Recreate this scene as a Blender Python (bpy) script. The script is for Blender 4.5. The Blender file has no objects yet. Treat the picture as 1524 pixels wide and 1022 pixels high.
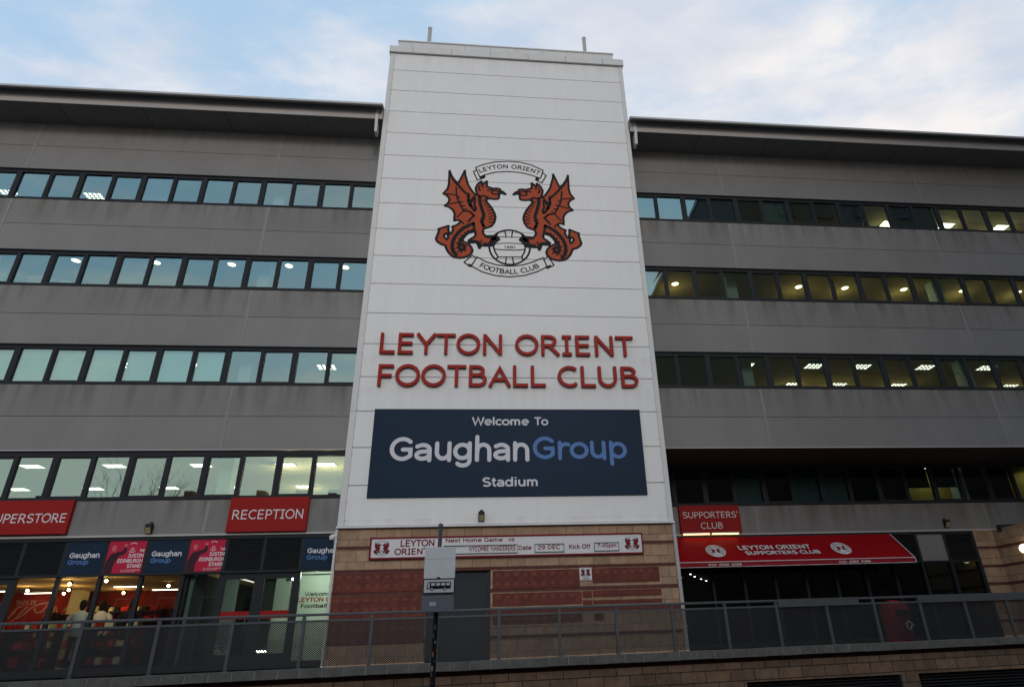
import bpy, bmesh, math, random
from mathutils import Vector, Matrix
random.seed(7)
S = bpy.context.scene
COL = S.collection
R = math.radians

# ---------------------------------------------------------------- camera
cam = bpy.data.cameras.new('camera')
camo = bpy.data.objects.new('camera', cam)
COL.objects.link(camo)
cam.sensor_width = 36.0
cam.lens = 930.0 / 1524.0 * 36.0
cam.shift_x = -0.0400
cam.clip_start = 0.1
cam.clip_end = 2000.0
cx = Vector((0.99448, -0.09960, -0.03304))
cz = Vector((-0.10406, -0.89549, -0.43274))
cy = cz.cross(cx)
M = Matrix.Identity(4)
for i, v in enumerate((cx, cy, cz)):
    for k in range(3):
        M[k][i] = v[k]
M.translation = Vector((0.0, -18.9, 1.6))
camo.matrix_world = M
S.camera = camo

# ---------------------------------------------------------------- sky, sun, exposure
SUN_EL, SUN_AZ = R(21), R(172)      # azimuth from north (+Y), clockwise: straight behind the camera, veiled by cloud
world = bpy.data.worlds.new('World')
S.world = world
world.use_nodes = True
nt = world.node_tree
nt.nodes.clear()
def N(tree, kind, **kw):
    n = tree.nodes.new(kind)
    for k, v in kw.items():
        setattr(n, k, v)
    return n
out = N(nt, 'ShaderNodeOutputWorld')
bg = N(nt, 'ShaderNodeBackground')
sky = N(nt, 'ShaderNodeTexSky', sky_type='NISHITA', sun_disc=False, sun_elevation=SUN_EL, sun_rotation=SUN_AZ, altitude=50.0, air_density=1.0, dust_density=1.6, ozone_density=1.2)
tc = N(nt, 'ShaderNodeTexCoord')
sep = N(nt, 'ShaderNodeSeparateXYZ')
nt.links.new(tc.outputs['Generated'], sep.inputs[0])
zmx = N(nt, 'ShaderNodeMath', operation='MAXIMUM'); zmx.inputs[1].default_value = 0.08
nt.links.new(sep.outputs['Z'], zmx.inputs[0])
dv = N(nt, 'ShaderNodeVectorMath', operation='DIVIDE')
cmb = N(nt, 'ShaderNodeCombineXYZ'); 
for i in range(3): nt.links.new(zmx.outputs[0], cmb.inputs[i])
nt.links.new(tc.outputs['Generated'], dv.inputs[0]); nt.links.new(cmb.outputs[0], dv.inputs[1])
mp = N(nt, 'ShaderNodeMapping'); mp.inputs['Location'].default_value = (2.9, 0.5, 0.0); mp.inputs['Rotation'].default_value = (0, 0, R(35)); mp.inputs['Scale'].default_value = (0.9, 1.5, 1.0)
nt.links.new(dv.outputs[0], mp.inputs[0])
n1 = N(nt, 'ShaderNodeTexNoise'); n1.inputs['Scale'].default_value = 1.3; n1.inputs['Detail'].default_value = 9; n1.inputs['Roughness'].default_value = 0.58; n1.inputs['Distortion'].default_value = 0.1
n2 = N(nt, 'ShaderNodeTexNoise'); n2.inputs['Scale'].default_value = 2.3; n2.inputs['Detail'].default_value = 6; n2.inputs['Roughness'].default_value = 0.5
nt.links.new(mp.outputs[0], n1.inputs['Vector']); nt.links.new(mp.outputs[0], n2.inputs['Vector'])
rmp = N(nt, 'ShaderNodeMapRange', interpolation_type='SMOOTHSTEP'); rmp.inputs['From Min'].default_value = 0.41; rmp.inputs['From Max'].default_value = 0.61
nt.links.new(n1.outputs['Fac'], rmp.inputs['Value'])
cr = N(nt, 'ShaderNodeValToRGB')
cr.color_ramp.elements[0].position = 0.42; cr.color_ramp.elements[0].color = (5.7, 6.1, 7.0, 1)
cr.color_ramp.elements[1].position = 0.62; cr.color_ramp.elements[1].color = (8.2, 7.9, 7.8, 1)
nt.links.new(n2.outputs['Fac'], cr.inputs[0])
boost = N(nt, 'ShaderNodeMix', data_type='RGBA', blend_type='MIX'); boost.inputs[0].default_value = 0.8
nt.links.new(sky.outputs[0], boost.inputs[6]); boost.inputs[7].default_value = (4.4, 6.3, 8.4, 1)
mx = N(nt, 'ShaderNodeMix', data_type='RGBA')
hz = N(nt, 'ShaderNodeMapRange', interpolation_type='SMOOTHSTEP'); hz.inputs['From Min'].default_value = 0.50; hz.inputs['From Max'].default_value = 0.20; hz.inputs['To Max'].default_value = 0.72
nt.links.new(sep.outputs['Z'], hz.inputs['Value'])
hmx = N(nt, 'ShaderNodeMix', data_type='RGBA'); hmx.inputs[7].default_value = (9.6, 8.6, 7.0, 1)
nt.links.new(hz.outputs[0], hmx.inputs[0])
nt.links.new(rmp.outputs[0], mx.inputs[0]); nt.links.new(boost.outputs[2], mx.inputs[6]); nt.links.new(cr.outputs[0], mx.inputs[7])
nt.links.new(mx.outputs[2], hmx.inputs[6]); nt.links.new(hmx.outputs[2], bg.inputs['Color'])
bg.inputs['Strength'].default_value = 0.115
nt.links.new(bg.outputs[0], out.inputs['Surface'])

sun = bpy.data.lights.new('sun', 'SUN')
sun.energy = 0.8
sun.angle = R(14)
sun.color = (1.0, 0.95, 0.89)
suno = bpy.data.objects.new('sun', sun)
COL.objects.link(suno)
d = Vector((math.sin(SUN_AZ) * math.cos(SUN_EL), math.cos(SUN_AZ) * math.cos(SUN_EL), math.sin(SUN_EL)))
suno.rotation_euler = d.to_track_quat('Z', 'Y').to_euler()
suno.location = (0, -30, 40)

S.view_settings.view_transform = 'Standard'
S.view_settings.look = 'None'
S.view_settings.exposure = 0.0
S.view_settings.gamma = 1.0

# ---------------------------------------------------------------- helpers
def tag(o, label=None, cat=None, group=None, kind=None):
    if label: o['label'] = label
    if cat: o['category'] = cat
    if group: o['group'] = group
    if kind: o['kind'] = kind
    return o

def thing(name, loc, label, cat, group=None):
    o = bpy.data.objects.new(name, None)
    o.empty_display_size = 0.2
    COL.objects.link(o)
    o.location = loc
    return tag(o, label, cat, group)

class MB:
    """collects faces in world metres; build() links them as ONE mesh object"""
    def __init__(s):
        s.v, s.f, s.m, s.sm = [], [], [], []
    def add(s, vs, fs, mi=0, smooth=False):
        b = len(s.v)
        s.v += [tuple(v) for v in vs]
        for f in fs:
            s.f.append([b + i for i in f]); s.m.append(mi); s.sm.append(smooth)
        return s
    def box(s, x0, x1, y0, y1, z0, z1, mi=0):
        x0, x1 = sorted((x0, x1)); y0, y1 = sorted((y0, y1)); z0, z1 = sorted((z0, z1))
        vs = [(x, y, z) for z in (z0, z1) for y in (y0, y1) for x in (x0, x1)]
        return s.add(vs, [(0, 2, 3, 1), (4, 5, 7, 6), (0, 1, 5, 4), (2, 6, 7, 3), (0, 4, 6, 2), (1, 3, 7, 5)], mi)
    def prism_xz(s, poly, y0, y1, mi=0):
        """poly in (x,z), extruded y0 (front) .. y1 (back)"""
        a = sum(p[0] * q[1] - q[0] * p[1] for p, q in zip(poly, poly[1:] + poly[:1]))
        if a < 0: poly = poly[::-1]
        n = len(poly)
        vs = [(x, y0, z) for x, z in poly] + [(x, y1, z) for x, z in poly]
        fs = [tuple(range(n)), tuple(range(2 * n - 1, n - 1, -1))]
        fs += [((i + 1) % n, i, n + i, n + (i + 1) % n) for i in range(n)]
        return s.add(vs, fs, mi)
    def prism_yz(s, poly, x0, x1, mi=0):
        a = sum(p[0] * q[1] - q[0] * p[1] for p, q in zip(poly, poly[1:] + poly[:1]))
        if a < 0: poly = poly[::-1]
        n = len(poly)
        vs = [(x1, y, z) for y, z in poly] + [(x0, y, z) for y, z in poly]
        fs = [tuple(range(n)), tuple(range(2 * n - 1, n - 1, -1))]
        fs += [((i + 1) % n, i, n + i, n + (i + 1) % n) for i in range(n)]
        return s.add(vs, fs, mi)
    def tube(s, pts, rad, n=10, mi=0, caps=True):
        pts = [Vector(p) for p in pts]
        rad = rad if isinstance(rad, (list, tuple)) else [rad] * len(pts)
        rings = []
        up = None
        for i, p in enumerate(pts):
            t = (pts[min(i + 1, len(pts) - 1)] - pts[max(i - 1, 0)]).normalized()
            if up is None:
                up = t.orthogonal().normalized()
            up = (up - t * up.dot(t))
            up = up.normalized() if up.length > 1e-6 else t.orthogonal().normalized()
            w = t.cross(up)
            rings.append([p + (up * math.cos(2 * math.pi * k / n) + w * math.sin(2 * math.pi * k / n)) * rad[i] for k in range(n)])
        vs = [v for r in rings for v in r]
        fs = []
        for i in range(len(pts) - 1):
            for k in range(n):
                fs.append((i * n + k, i * n + (k + 1) % n, (i + 1) * n + (k + 1) % n, (i + 1) * n + k))
        s.add(vs, fs, mi, True)
        if caps:
            s.add(rings[0], [tuple(range(n - 1, -1, -1))], mi); s.add(rings[-1], [tuple(range(n))], mi)
        return s
    def lathe(s, c, prof, n=20, mi=0):
        vs, fs = [], []
        for r, z in prof:
            vs += [(c[0] + r * math.cos(2 * math.pi * k / n), c[1] + r * math.sin(2 * math.pi * k / n), c[2] + z) for k in range(n)]
        for i in range(len(prof) - 1):
            for k in range(n):
                fs.append((i * n + k, i * n + (k + 1) % n, (i + 1) * n + (k + 1) % n, (i + 1) * n + k))
        s.add(vs, fs, mi, True)
        s.add(vs[:n], [tuple(range(n - 1, -1, -1))], mi); s.add(vs[-n:], [tuple(range(n))], mi)
        return s
    def stroke(s, pts, w, y, h=0.006, mi=0):
        """flat painted / cut line of width w in the (x,z) plane at depth y"""
        for i in range(len(pts) - 1):
            a, b = Vector(pts[i]), Vector(pts[i + 1])
            t = b - a
            if t.length < 1e-6: continue
            t.normalize(); nrm = Vector((-t.y, t.x)) * w / 2
            e = t * w * 0.25
            yy = y - (i % 3) * 0.0006
            q = [a + nrm - e, a - nrm - e, b - nrm + e, b + nrm + e]
            s.prism_xz([tuple(p) for p in q], yy - h, yy, mi)
        return s
    def build(s, name, mats, parent=None, bevel=0.0):
        me = bpy.data.meshes.new(name)
        off = parent_world(parent) if parent else Vector((0, 0, 0))
        me.from_pydata([Vector(v) - off for v in s.v], [], s.f)
        mats = mats if isinstance(mats, (list, tuple)) else [mats]
        for m in mats: me.materials.append(m)
        for p, mi, sm in zip(me.polygons, s.m, s.sm):
            p.material_index = mi; p.use_smooth = sm
        me.update()
        o = bpy.data.objects.new(name, me)
        COL.objects.link(o)
        if parent: o.parent = parent
        if bevel:
            md = o.modifiers.new('bevel', 'BEVEL'); md.width = bevel; md.segments = 2; md.limit_method = 'ANGLE'
        return o

def parent_world(p):
    v = Vector((0, 0, 0))
    while p:
        v += Vector(p.location); p = p.parent
    return v

def box(name, m, parent, *a, bevel=0.0):
    return MB().box(*a).build(name, m, parent, bevel)

def arc(cx_, cy_, rx, ry, a0, a1, n=10):
    return [(cx_ + rx * math.cos(R(a0 + (a1 - a0) * k / n)), cy_ + ry * math.sin(R(a0 + (a1 - a0) * k / n))) for k in range(n + 1)]
def ell(cx_, cy_, rx, ry): return arc(cx_, cy_, rx, ry, 0, 337.5, 15) + ['closed']
_st = lambda x, t=1.0, b=0.0: [(x, b), (x, t)]
GLYPH = {   # drawn lettering: advance, then the strokes of each character (capital height 1, x-height 0.74)
 'A': (.94, [(.05, 0), (.47, .87), (.89, 0)], [(.22, .33), (.72, .33)]),
 'B': (.94, _st(.17), [(.2, .93), (.45, .93)] + arc(.45, .735, .25, .195, 85, -85) + [(.2, .54)], [(.2, .54), (.5, .54)] + arc(.5, .305, .29, .235, 85, -85) + [(.45, .07), (.2, .07)]),
 'C': (.96, arc(.56, .5, .45, .44, 48, 312, 16)),
 'D': (1.05, _st(.17), [(.2, .93), (.42, .93)] + arc(.42, .5, .46, .43, 85, -85, 14) + [(.4, .07), (.2, .07)]),
 'E': (.87, [(.74, .93), (.17, .93), (.17, .07), (.74, .07)], [(.2, .51), (.7, .51)]),
 'F': (.79, [(.73, .93), (.17, .93), (.17, 0)], [(.2, .48), (.66, .48)]),
 'G': (1.06, arc(.56, .5, .45, .44, 45, 312, 16) + [(.9, .2), (.9, .47), (.58, .47)]),
 'H': (1.02, _st(.17), _st(.85), [(.2, .52), (.82, .52)]),
 'I': (.58, [(.08, .93), (.5, .93)], [(.08, .07), (.5, .07)], [(.29, .9), (.29, .1)]),
 'J': (.66, [(.2, .93), (.46, .93), (.46, .3)] + arc(.24, .3, .22, .23, -10, -90, 5) + [(.08, .07)]),
 'K': (.94, _st(.17), [(.85, 1), (.22, .46)], [(.38, .58), (.88, 0)]),
 'L': (.77, [(.17, 1), (.17, .07), (.74, .07)]),
 'M': (1.15, _st(.17), _st(.98), [(.17, .95), (.575, .35), (.98, .95)]),
 'N': (1.03, _st(.17), _st(.86), [(.19, .93), (.84, .07)]),
 'O': (1.08, ell(.54, .5, .45, .45)),
 'P': (.83, _st(.17), [(.2, .93), (.44, .93)] + arc(.44, .69, .28, .24, 85, -85) + [(.2, .45)]),
 'R': (.95, _st(.17), [(.2, .93), (.45, .93)] + arc(.45, .705, .27, .225, 85, -85) + [(.2, .48)], [(.45, .47), (.88, 0)]),
 'S': (.9, arc(.46, .725, .32, .21, 25, 245, 10) + arc(.46, .275, .34, .21, 65, -150, 10)),
 'T': (.85, [(.02, .93), (.83, .93)], [(.425, .9), (.425, 0)]),
 'U': (1.01, [(.16, 1), (.16, .4)] + arc(.505, .4, .345, .33, 185, 355, 10) + [(.85, .42), (.85, 1)]),
 'W': (1.3, [(.06, 1), (.36, .04), (.65, .95), (.94, .04), (1.24, 1)]),
 'Y': (.85, [(.04, 1), (.425, .46), (.81, 1)], [(.425, .5), (.425, 0)]),
 '0': (.87, ell(.435, .5, .33, .44)), '1': (.8, [(.14, .78), (.42, .93), (.42, 0)]),
 '2': (.87, arc(.43, .68, .3, .25, 160, -25, 8) + [(.14, .07), (.8, .07)]), '4': (.87, [(.62, 0), (.62, .93), (.1, .3), (.8, .3)]),
 '5': (.87, [(.74, .93), (.2, .93), (.18, .56)] + arc(.4, .32, .35, .25, 100, -150)), '7': (.87, [(.1, .93), (.76, .93), (.32, 0)]),
 '8': (.87, ell(.435, .735, .27, .2), ell(.435, .28, .32, .22)), '9': (.87, ell(.43, .67, .3, .27), [(.73, .67), (.7, .38), (.54, .12), (.2, .06)]),
 ':': (.4, [(.2, .1), (.2, .24)], [(.2, .52), (.2, .66)]), "'": (.36, [(.18, 1.02), (.17, .72)]), '.': (.36, [(.18, 0), (.18, .13)]),
 'a': (.8, [(.12, .6)] + arc(.37, .46, .28, .21, 120, 0, 7) + [(.65, 0)], [(.64, .39), (.36, .38)] + arc(.35, .22, .25, .155, 95, 270, 8) + [(.5, .09), (.64, .2)]),
 'b': (.88, _st(.17, 1.03), ell(.48, .37, .31, .31)),
 'c': (.7, arc(.42, .37, .33, .31, 50, 310, 12)), 'd': (.88, ell(.4, .37, .3, .31), _st(.71, 1.03)),
 'e': (.82, [(.12, .37), (.72, .37)] + arc(.42, .37, .32, .31, 8, 315, 14)), 'f': (.5, arc(.42, .8, .2, .2, 80, 180, 5) + [(.22, 0)], [(.05, .68), (.45, .68)]),
 'g': (.87, ell(.4, .38, .31, .3), [(.71, .74), (.71, 0)] + arc(.43, -.04, .28, .2, 0, -145, 8)),
 'h': (.85, _st(.16, 1.03), [(.17, .36)] + arc(.43, .41, .26, .27, 165, 0, 8) + [(.69, 0)]), 'i': (.36, _st(.18, .74), [(.18, .9), (.18, 1.03)]),
 'k': (.78, _st(.16, 1.03), [(.68, .74), (.2, .28)], [(.34, .42), (.72, 0)]), 'l': (.36, _st(.18, 1.03)),
 'm': (1.25, _st(.16, .74), [(.17, .38)] + arc(.38, .43, .21, .25, 165, 0, 7) + [(.59, 0)], [(.6, .38)] + arc(.81, .43, .22, .25, 165, 0, 7) + [(1.03, 0)]),
 'n': (.85, _st(.16, .74), [(.17, .36)] + arc(.43, .41, .26, .27, 165, 0, 8) + [(.69, 0)]), 'o': (.84, ell(.42, .37, .34, .31)),
 'p': (.88, _st(.17, .74, -.27), ell(.48, .37, .31, .31)), 'r': (.6, _st(.16, .74), [(.17, .38)] + arc(.44, .4, .27, .27, 165, 65, 5)),
 's': (.66, arc(.33, .53, .23, .15, 25, 245, 8) + arc(.33, .22, .25, .15, 65, -150, 8)),
 't': (.52, [(.23, .95), (.23, .26)] + arc(.42, .26, .19, .19, 185, 285, 5), [(.04, .68), (.46, .68)]),
 'u': (.85, [(.16, .74), (.16, .34)] + arc(.42, .34, .26, .27, 185, 340, 8) + [(.69, .3)], _st(.69, .74)),
 'v': (.78, [(.06, .74), (.39, .05), (.72, .74)]), 'x': (.74, [(.06, .74), (.68, 0)], [(.06, 0), (.68, .74)]), ' ': (.45,),
}
def ribbon(pts, w, rnd):
    """outline(s) of one pen stroke: list of (verts, quads-or-ngon faces) in 2-D"""
    closed = pts[-1] == 'closed'
    P = [Vector(p) for p in (pts[:-1] if closed else pts)]
    n = len(P)
    Lf, Rt = [], []
    for i in range(n):
        a = P[i - 1] if (closed or i) else None
        c = P[(i + 1) % n] if (closed or i < n - 1) else None
        d1 = (P[i] - a).normalized() if a is not None else (c - P[i]).normalized()
        d2 = (c - P[i]).normalized() if c is not None else d1
        n1, n2 = Vector((-d1.y, d1.x)), Vector((-d2.y, d2.x))
        m_ = (n1 + n2)
        m_ = m_.normalized() if m_.length > 1e-4 else n1
        k = min(1.0 / max(m_.dot(n1), 0.3), 1.9) * w / 2
        Lf.append(P[i] + m_ * k); Rt.append(P[i] - m_ * k)
    return Lf, Rt, closed, P
_gl, _tx = {}, {}
def glyph(ch, w, rnd):
    key = (ch, w, rnd)
    if key in _gl: return _gl[key]
    V_, F_ = [], []
    for si, pts in enumerate(GLYPH[ch][1:]):
        Lf, Rt, closed, P = ribbon(pts, w, rnd)
        n = len(Lf); zf = 0.02 - si * 0.0012
        if rnd and not closed:
            capA = [P[0] + (Lf[0] - P[0]) * math.cos(t_) + Vector(((P[0] - P[1]).normalized() * w / 2)) * math.sin(t_) for t_ in [math.pi * k / 8 for k in range(1, 8)]]
            capB = [P[-1] + (Rt[-1] - P[-1]) * math.cos(t_) + Vector(((P[-1] - P[-2]).normalized() * w / 2)) * math.sin(t_) for t_ in [math.pi * k / 8 for k in range(1, 8)]]
        else: capA = capB = []
        for zz in (zf, -0.02):
            V_ += [(p.x, p.y, zz) for p in Lf + Rt + capA + capB]
        b0 = len(V_) - 2 * (2 * n + len(capA) + len(capB)); m_ = 2 * n + len(capA) + len(capB)
        q = n if closed else n - 1
        for i in range(q):
            j_ = (i + 1) % n
            F_.append((b0 + i, b0 + n + i, b0 + n + j_, b0 + j_))
            F_.append((b0 + m_ + i, b0 + i, b0 + j_, b0 + m_ + j_)); F_.append((b0 + n + i, b0 + m_ + n + i, b0 + m_ + n + j_, b0 + n + j_))
        if not closed:
            ca = [2 * n + k for k in range(len(capA))]; cb_ = [2 * n + len(capA) + k for k in range(len(capB))]
            ra = [0] + ca + [n]; rb_ = [2 * n - 1] + cb_ + [n - 1]
            for ring in (ra, rb_):
                if len(ring) > 2: F_.append(tuple(b0 + k for k in ring))
                for k in range(len(ring) - 1): F_.append((b0 + ring[k], b0 + ring[k + 1], b0 + m_ + ring[k + 1], b0 + m_ + ring[k]))
    _gl[key] = ([Vector(v) for v in V_], F_)
    return _gl[key]
def layout(body):
    x, r_ = 0.0, []
    for ch in body:
        r_.append((ch, x)); x += GLYPH[ch][0]
    return r_
def text_geo(body, bold=0.0, rnd=False):
    key = (body, bold, rnd)
    if key in _tx: return _tx[key]
    w = 0.125 + bold * 2.2
    vs, fs = [], []
    for ch, x in layout(body):
        if ch == ' ': continue
        v, f = glyph(ch, w, rnd); b0 = len(vs)
        vs += [p + Vector((x, 0, 0)) for p in v]; fs += [tuple(b0 + i for i in q) for q in f]
    _tx[key] = (vs, fs)
    return _tx[key]

def add_text(mb, body, org, u, w, x0, x1, z0, z1, bold=0.0, depth=0.004, mi=0, rnd=False):
    """lettering fitted between x0 and x1, baseline z0 and capital height z1, on the plane org + u*x + w*z, standing proud along -normal"""
    vs, fs = text_geo(body, bold, rnd)
    ax, bx = min(v.x for v in vs), max(v.x for v in vs)
    ay, by = 0.0, 1.0
    u, w = Vector(u).normalized(), Vector(w).normalized()
    nr = u.cross(w)
    org = Vector(org)
    P = []
    for v in vs:
        P.append(org + u * (x0 + (v.x - ax) / (bx - ax) * (x1 - x0)) + w * (z0 + (v.y - ay) / (by - ay) * (z1 - z0)) + nr * ((v.z + 0.02) / 0.04 * depth))
    mb.add(P, fs, mi)
    return mb

def wall_text(mb, body, x0, x1, z0, z1, y, **k):
    return add_text(mb, body, (0, y, 0), (1, 0, 0), (0, 0, 1), x0, x1, z0, z1, **k)

# ---------------------------------------------------------------- materials
def mat(name, col, rough=0.6, var=0.0, scale=3.0, metal=0.0, streak=0.0, bump=0.0, spec=0.08, stain=None, vary=0.0):
    m = bpy.data.materials.new(name); m.use_nodes = True
    t = m.node_tree; b = t.nodes['Principled BSDF']
    b.inputs['Base Color'].default_value = (*col, 1); b.inputs['Roughness'].default_value = rough; b.inputs['Metallic'].default_value = metal
    b.inputs['Specular IOR Level'].default_value = spec
    L = t.links.new
    if var or streak or bump or stain:
        g = N(t, 'ShaderNodeNewGeometry')
        cur = None
        rgb = N(t, 'ShaderNodeRGB'); rgb.outputs[0].default_value = (*col, 1); cur = rgb.outputs[0]
        def mul(noise_scale, amt, sc, detail=5):
            nonlocal cur
            mpg = N(t, 'ShaderNodeMapping'); mpg.inputs['Scale'].default_value = sc
            L(g.outputs['Position'], mpg.inputs[0])
            n = N(t, 'ShaderNodeTexNoise'); n.inputs['Scale'].default_value = noise_scale; n.inputs['Detail'].default_value = detail; n.inputs['Roughness'].default_value = 0.6
            L(mpg.outputs[0], n.inputs['Vector'])
            r = N(t, 'ShaderNodeMapRange'); r.inputs['From Min'].default_value = 0.25; r.inputs['From Max'].default_value = 0.75; r.inputs['To Min'].default_value = 1 - amt; r.inputs['To Max'].default_value = 1 + amt
            L(n.outputs['Fac'], r.inputs['Value'])
            x = N(t, 'ShaderNodeMix', data_type='RGBA', blend_type='MULTIPLY'); x.inputs[0].default_value = 1
            L(cur, x.inputs[6]); L(r.outputs[0], x.inputs[7]); cur = x.outputs[2]
            return n
        n0 = mul(scale, var, (1, 1, 1)) if var or bump else None
        if vary:
            oi = N(t, 'ShaderNodeObjectInfo'); r_ = N(t, 'ShaderNodeMapRange'); r_.inputs['To Min'].default_value = 1 - vary; r_.inputs['To Max'].default_value = 1 + vary
            L(oi.outputs['Random'], r_.inputs['Value']); xv = N(t, 'ShaderNodeMix', data_type='RGBA', blend_type='MULTIPLY'); xv.inputs[0].default_value = 1
            L(cur, xv.inputs[6]); L(r_.outputs[0], xv.inputs[7]); cur = xv.outputs[2]
        if streak:
            mul(1.0, streak, (5.0, 5.0, 0.22), 6)
        if stain:
            for (z0, depth, amt, scol) in stain:   # dirt washed down from a ledge at height z0
                spz = N(t, 'ShaderNodeSeparateXYZ'); L(g.outputs['Position'], spz.inputs[0])
                r = N(t, 'ShaderNodeMapRange'); r.inputs['From Min'].default_value = z0 - depth; r.inputs['From Max'].default_value = z0; r.inputs['To Min'].default_value = 0; r.inputs['To Max'].default_value = 1
                L(spz.outputs['Z'], r.inputs['Value'])
                lt = N(t, 'ShaderNodeMath', operation='LESS_THAN'); lt.inputs[1].default_value = z0 + 0.02; L(spz.outputs['Z'], lt.inputs[0])
                mpg = N(t, 'ShaderNodeMapping'); mpg.inputs['Scale'].default_value = (2.2, 2.2, 0.25); L(g.outputs['Position'], mpg.inputs[0])
                n = N(t, 'ShaderNodeTexNoise'); n.inputs['Scale'].default_value = 1.4; n.inputs['Detail'].default_value = 6; L(mpg.outputs[0], n.inputs['Vector'])
                r2 = N(t, 'ShaderNodeMapRange'); r2.inputs['From Min'].default_value = 0.42; r2.inputs['From Max'].default_value = 0.7; L(n.outputs['Fac'], r2.inputs['Value'])
                a = N(t, 'ShaderNodeMath', operation='MULTIPLY'); L(r.outputs[0], a.inputs[0]); L(lt.outputs[0], a.inputs[1])
                b2 = N(t, 'ShaderNodeMath', operation='MULTIPLY'); L(a.outputs[0], b2.inputs[0]); L(r2.outputs[0], b2.inputs[1])
                c2 = N(t, 'ShaderNodeMath', operation='MULTIPLY'); L(b2.outputs[0], c2.inputs[0]); c2.inputs[1].default_value = amt
                x = N(t, 'ShaderNodeMix', data_type='RGBA'); L(c2.outputs[0], x.inputs[0]); L(cur, x.inputs[6]); x.inputs[7].default_value = (*scol, 1); cur = x.outputs[2]
        L(cur, b.inputs['Base Color'])
        if bump:
            bp = N(t, 'ShaderNodeBump'); bp.inputs['Strength'].default_value = bump; bp.inputs['Distance'].default_value = 0.02
            L(n0.outputs['Fac'], bp.inputs['Height']); L(bp.outputs[0], b.inputs['Normal'])
    return m

def emis(name, col, strength):
    m = bpy.data.materials.new(name); m.use_nodes = True
    t = m.node_tree; b = t.nodes['Principled BSDF']
    b.inputs['Base Color'].default_value = (0.8, 0.8, 0.8, 1)
    b.inputs['Emission Color'].default_value = (*col, 1); b.inputs['Emission Strength'].default_value = strength
    return m

def glass(name, tint, refl, fac, wav=0.02):
    m = bpy.data.materials.new(name); m.use_nodes = True
    t = m.node_tree; t.nodes.clear(); L = t.links.new
    o = N(t, 'ShaderNodeOutputMaterial'); mixs = N(t, 'ShaderNodeMixShader')
    tr = N(t, 'ShaderNodeBsdfTransparent'); tr.inputs[0].default_value = (*tint, 1)
    gl = N(t, 'ShaderNodeBsdfGlossy'); gl.inputs['Color'].default_value = (*refl, 1); gl.inputs['Roughness'].default_value = 0.012
    lw = N(t, 'ShaderNodeFresnel'); lw.inputs['IOR'].default_value = 1.5
    mr = N(t, 'ShaderNodeMath', operation='MULTIPLY_ADD'); mr.inputs[1].default_value = 1.4; mr.inputs[2].default_value = fac - 0.06; mr.use_clamp = True
    L(lw.outputs[0], mr.inputs[0]); L(mr.outputs[0], mixs.inputs[0]); L(tr.outputs[0], mixs.inputs[1]); L(gl.outputs[0], mixs.inputs[2]); L(mixs.outputs[0], o.inputs[0])
    if wav:
        g = N(t, 'ShaderNodeNewGeometry'); n = N(t, 'ShaderNodeTexNoise'); n.inputs['Scale'].default_value = 0.9; n.inputs['Detail'].default_value = 2
        bp = N(t, 'ShaderNodeBump'); bp.inputs['Strength'].default_value = wav; bp.inputs['Distance'].default_value = 0.05
        L(g.outputs['Position'], n.inputs['Vector']); L(n.outputs['Fac'], bp.inputs['Height']); L(bp.outputs[0], gl.inputs['Normal'])
    return m

def brick(name, c1, c2, mortar, bw, bh, rough=0.85, off=(0, 0, 0), axis='XZ', mort=0.012, var=0.25, rot=0.0, tilt=0.0):
    m = bpy.data.materials.new(name); m.use_nodes = True
    t = m.node_tree; b = t.nodes['Principled BSDF']; L = t.links.new
    g = N(t, 'ShaderNodeNewGeometry'); sp = N(t, 'ShaderNodeSeparateXYZ'); cb = N(t, 'ShaderNodeCombineXYZ')
    vr = N(t, 'ShaderNodeVectorRotate', rotation_type='Z_AXIS'); vr.inputs['Angle'].default_value = rot
    L(g.outputs['Position'], vr.inputs[0]); L(vr.outputs[0], sp.inputs[0]); L(sp.outputs['X' if axis[0] == 'X' else 'Y'], cb.inputs[0]); tl = N(t, 'ShaderNodeMath', operation='MULTIPLY_ADD'); tl.inputs[1].default_value = -tilt; L(sp.outputs['X'], tl.inputs[0]); L(sp.outputs['Z'], tl.inputs[2]); L(tl.outputs[0], cb.inputs[1])
    mpg = N(t, 'ShaderNodeMapping'); mpg.inputs['Location'].default_value = off; L(cb.outputs[0], mpg.inputs[0])
    br = N(t, 'ShaderNodeTexBrick'); br.inputs['Scale'].default_value = 1.0; br.inputs['Brick Width'].default_value = bw; br.inputs['Row Height'].default_value = bh
    br.inputs['Mortar Size'].default_value = mort / 2; br.inputs['Mortar Smooth'].default_value = 0.2
    br.inputs['Color1'].default_value = (*c1, 1); br.inputs['Color2'].default_value = (*c2, 1); br.inputs['Mortar'].default_value = (*mortar, 1); br.inputs['Bias'].default_value = 0.0
    L(mpg.outputs[0], br.inputs['Vector'])
    n = N(t, 'ShaderNodeTexNoise'); n.inputs['Scale'].default_value = 5; n.inputs['Detail'].default_value = 8; n.inputs['Roughness'].default_value = 0.65; L(g.outputs['Position'], n.inputs['Vector'])
    r = N(t, 'ShaderNodeMapRange'); r.inputs['From Min'].default_value = 0.25; r.inputs['From Max'].default_value = 0.75; r.inputs['To Min'].default_value = 1 - var; r.inputs['To Max'].default_value = 1 + var; L(n.outputs['Fac'], r.inputs['Value'])
    x = N(t, 'ShaderNodeMix', data_type='RGBA', blend_type='MULTIPLY'); x.inputs[0].default_value = 1; L(br.outputs['Color'], x.inputs[6]); L(r.outputs[0], x.inputs[7]); L(x.outputs[2], b.inputs['Base Color'])
    bp = N(t, 'ShaderNodeBump', invert=True); bp.inputs['Strength'].default_value = 0.6; bp.inputs['Distance'].default_value = 0.012
    L(br.outputs['Fac'], bp.inputs['Height']); L(bp.outputs[0], b.inputs['Normal'])
    b.inputs['Roughness'].default_value = rough
    return m

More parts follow.
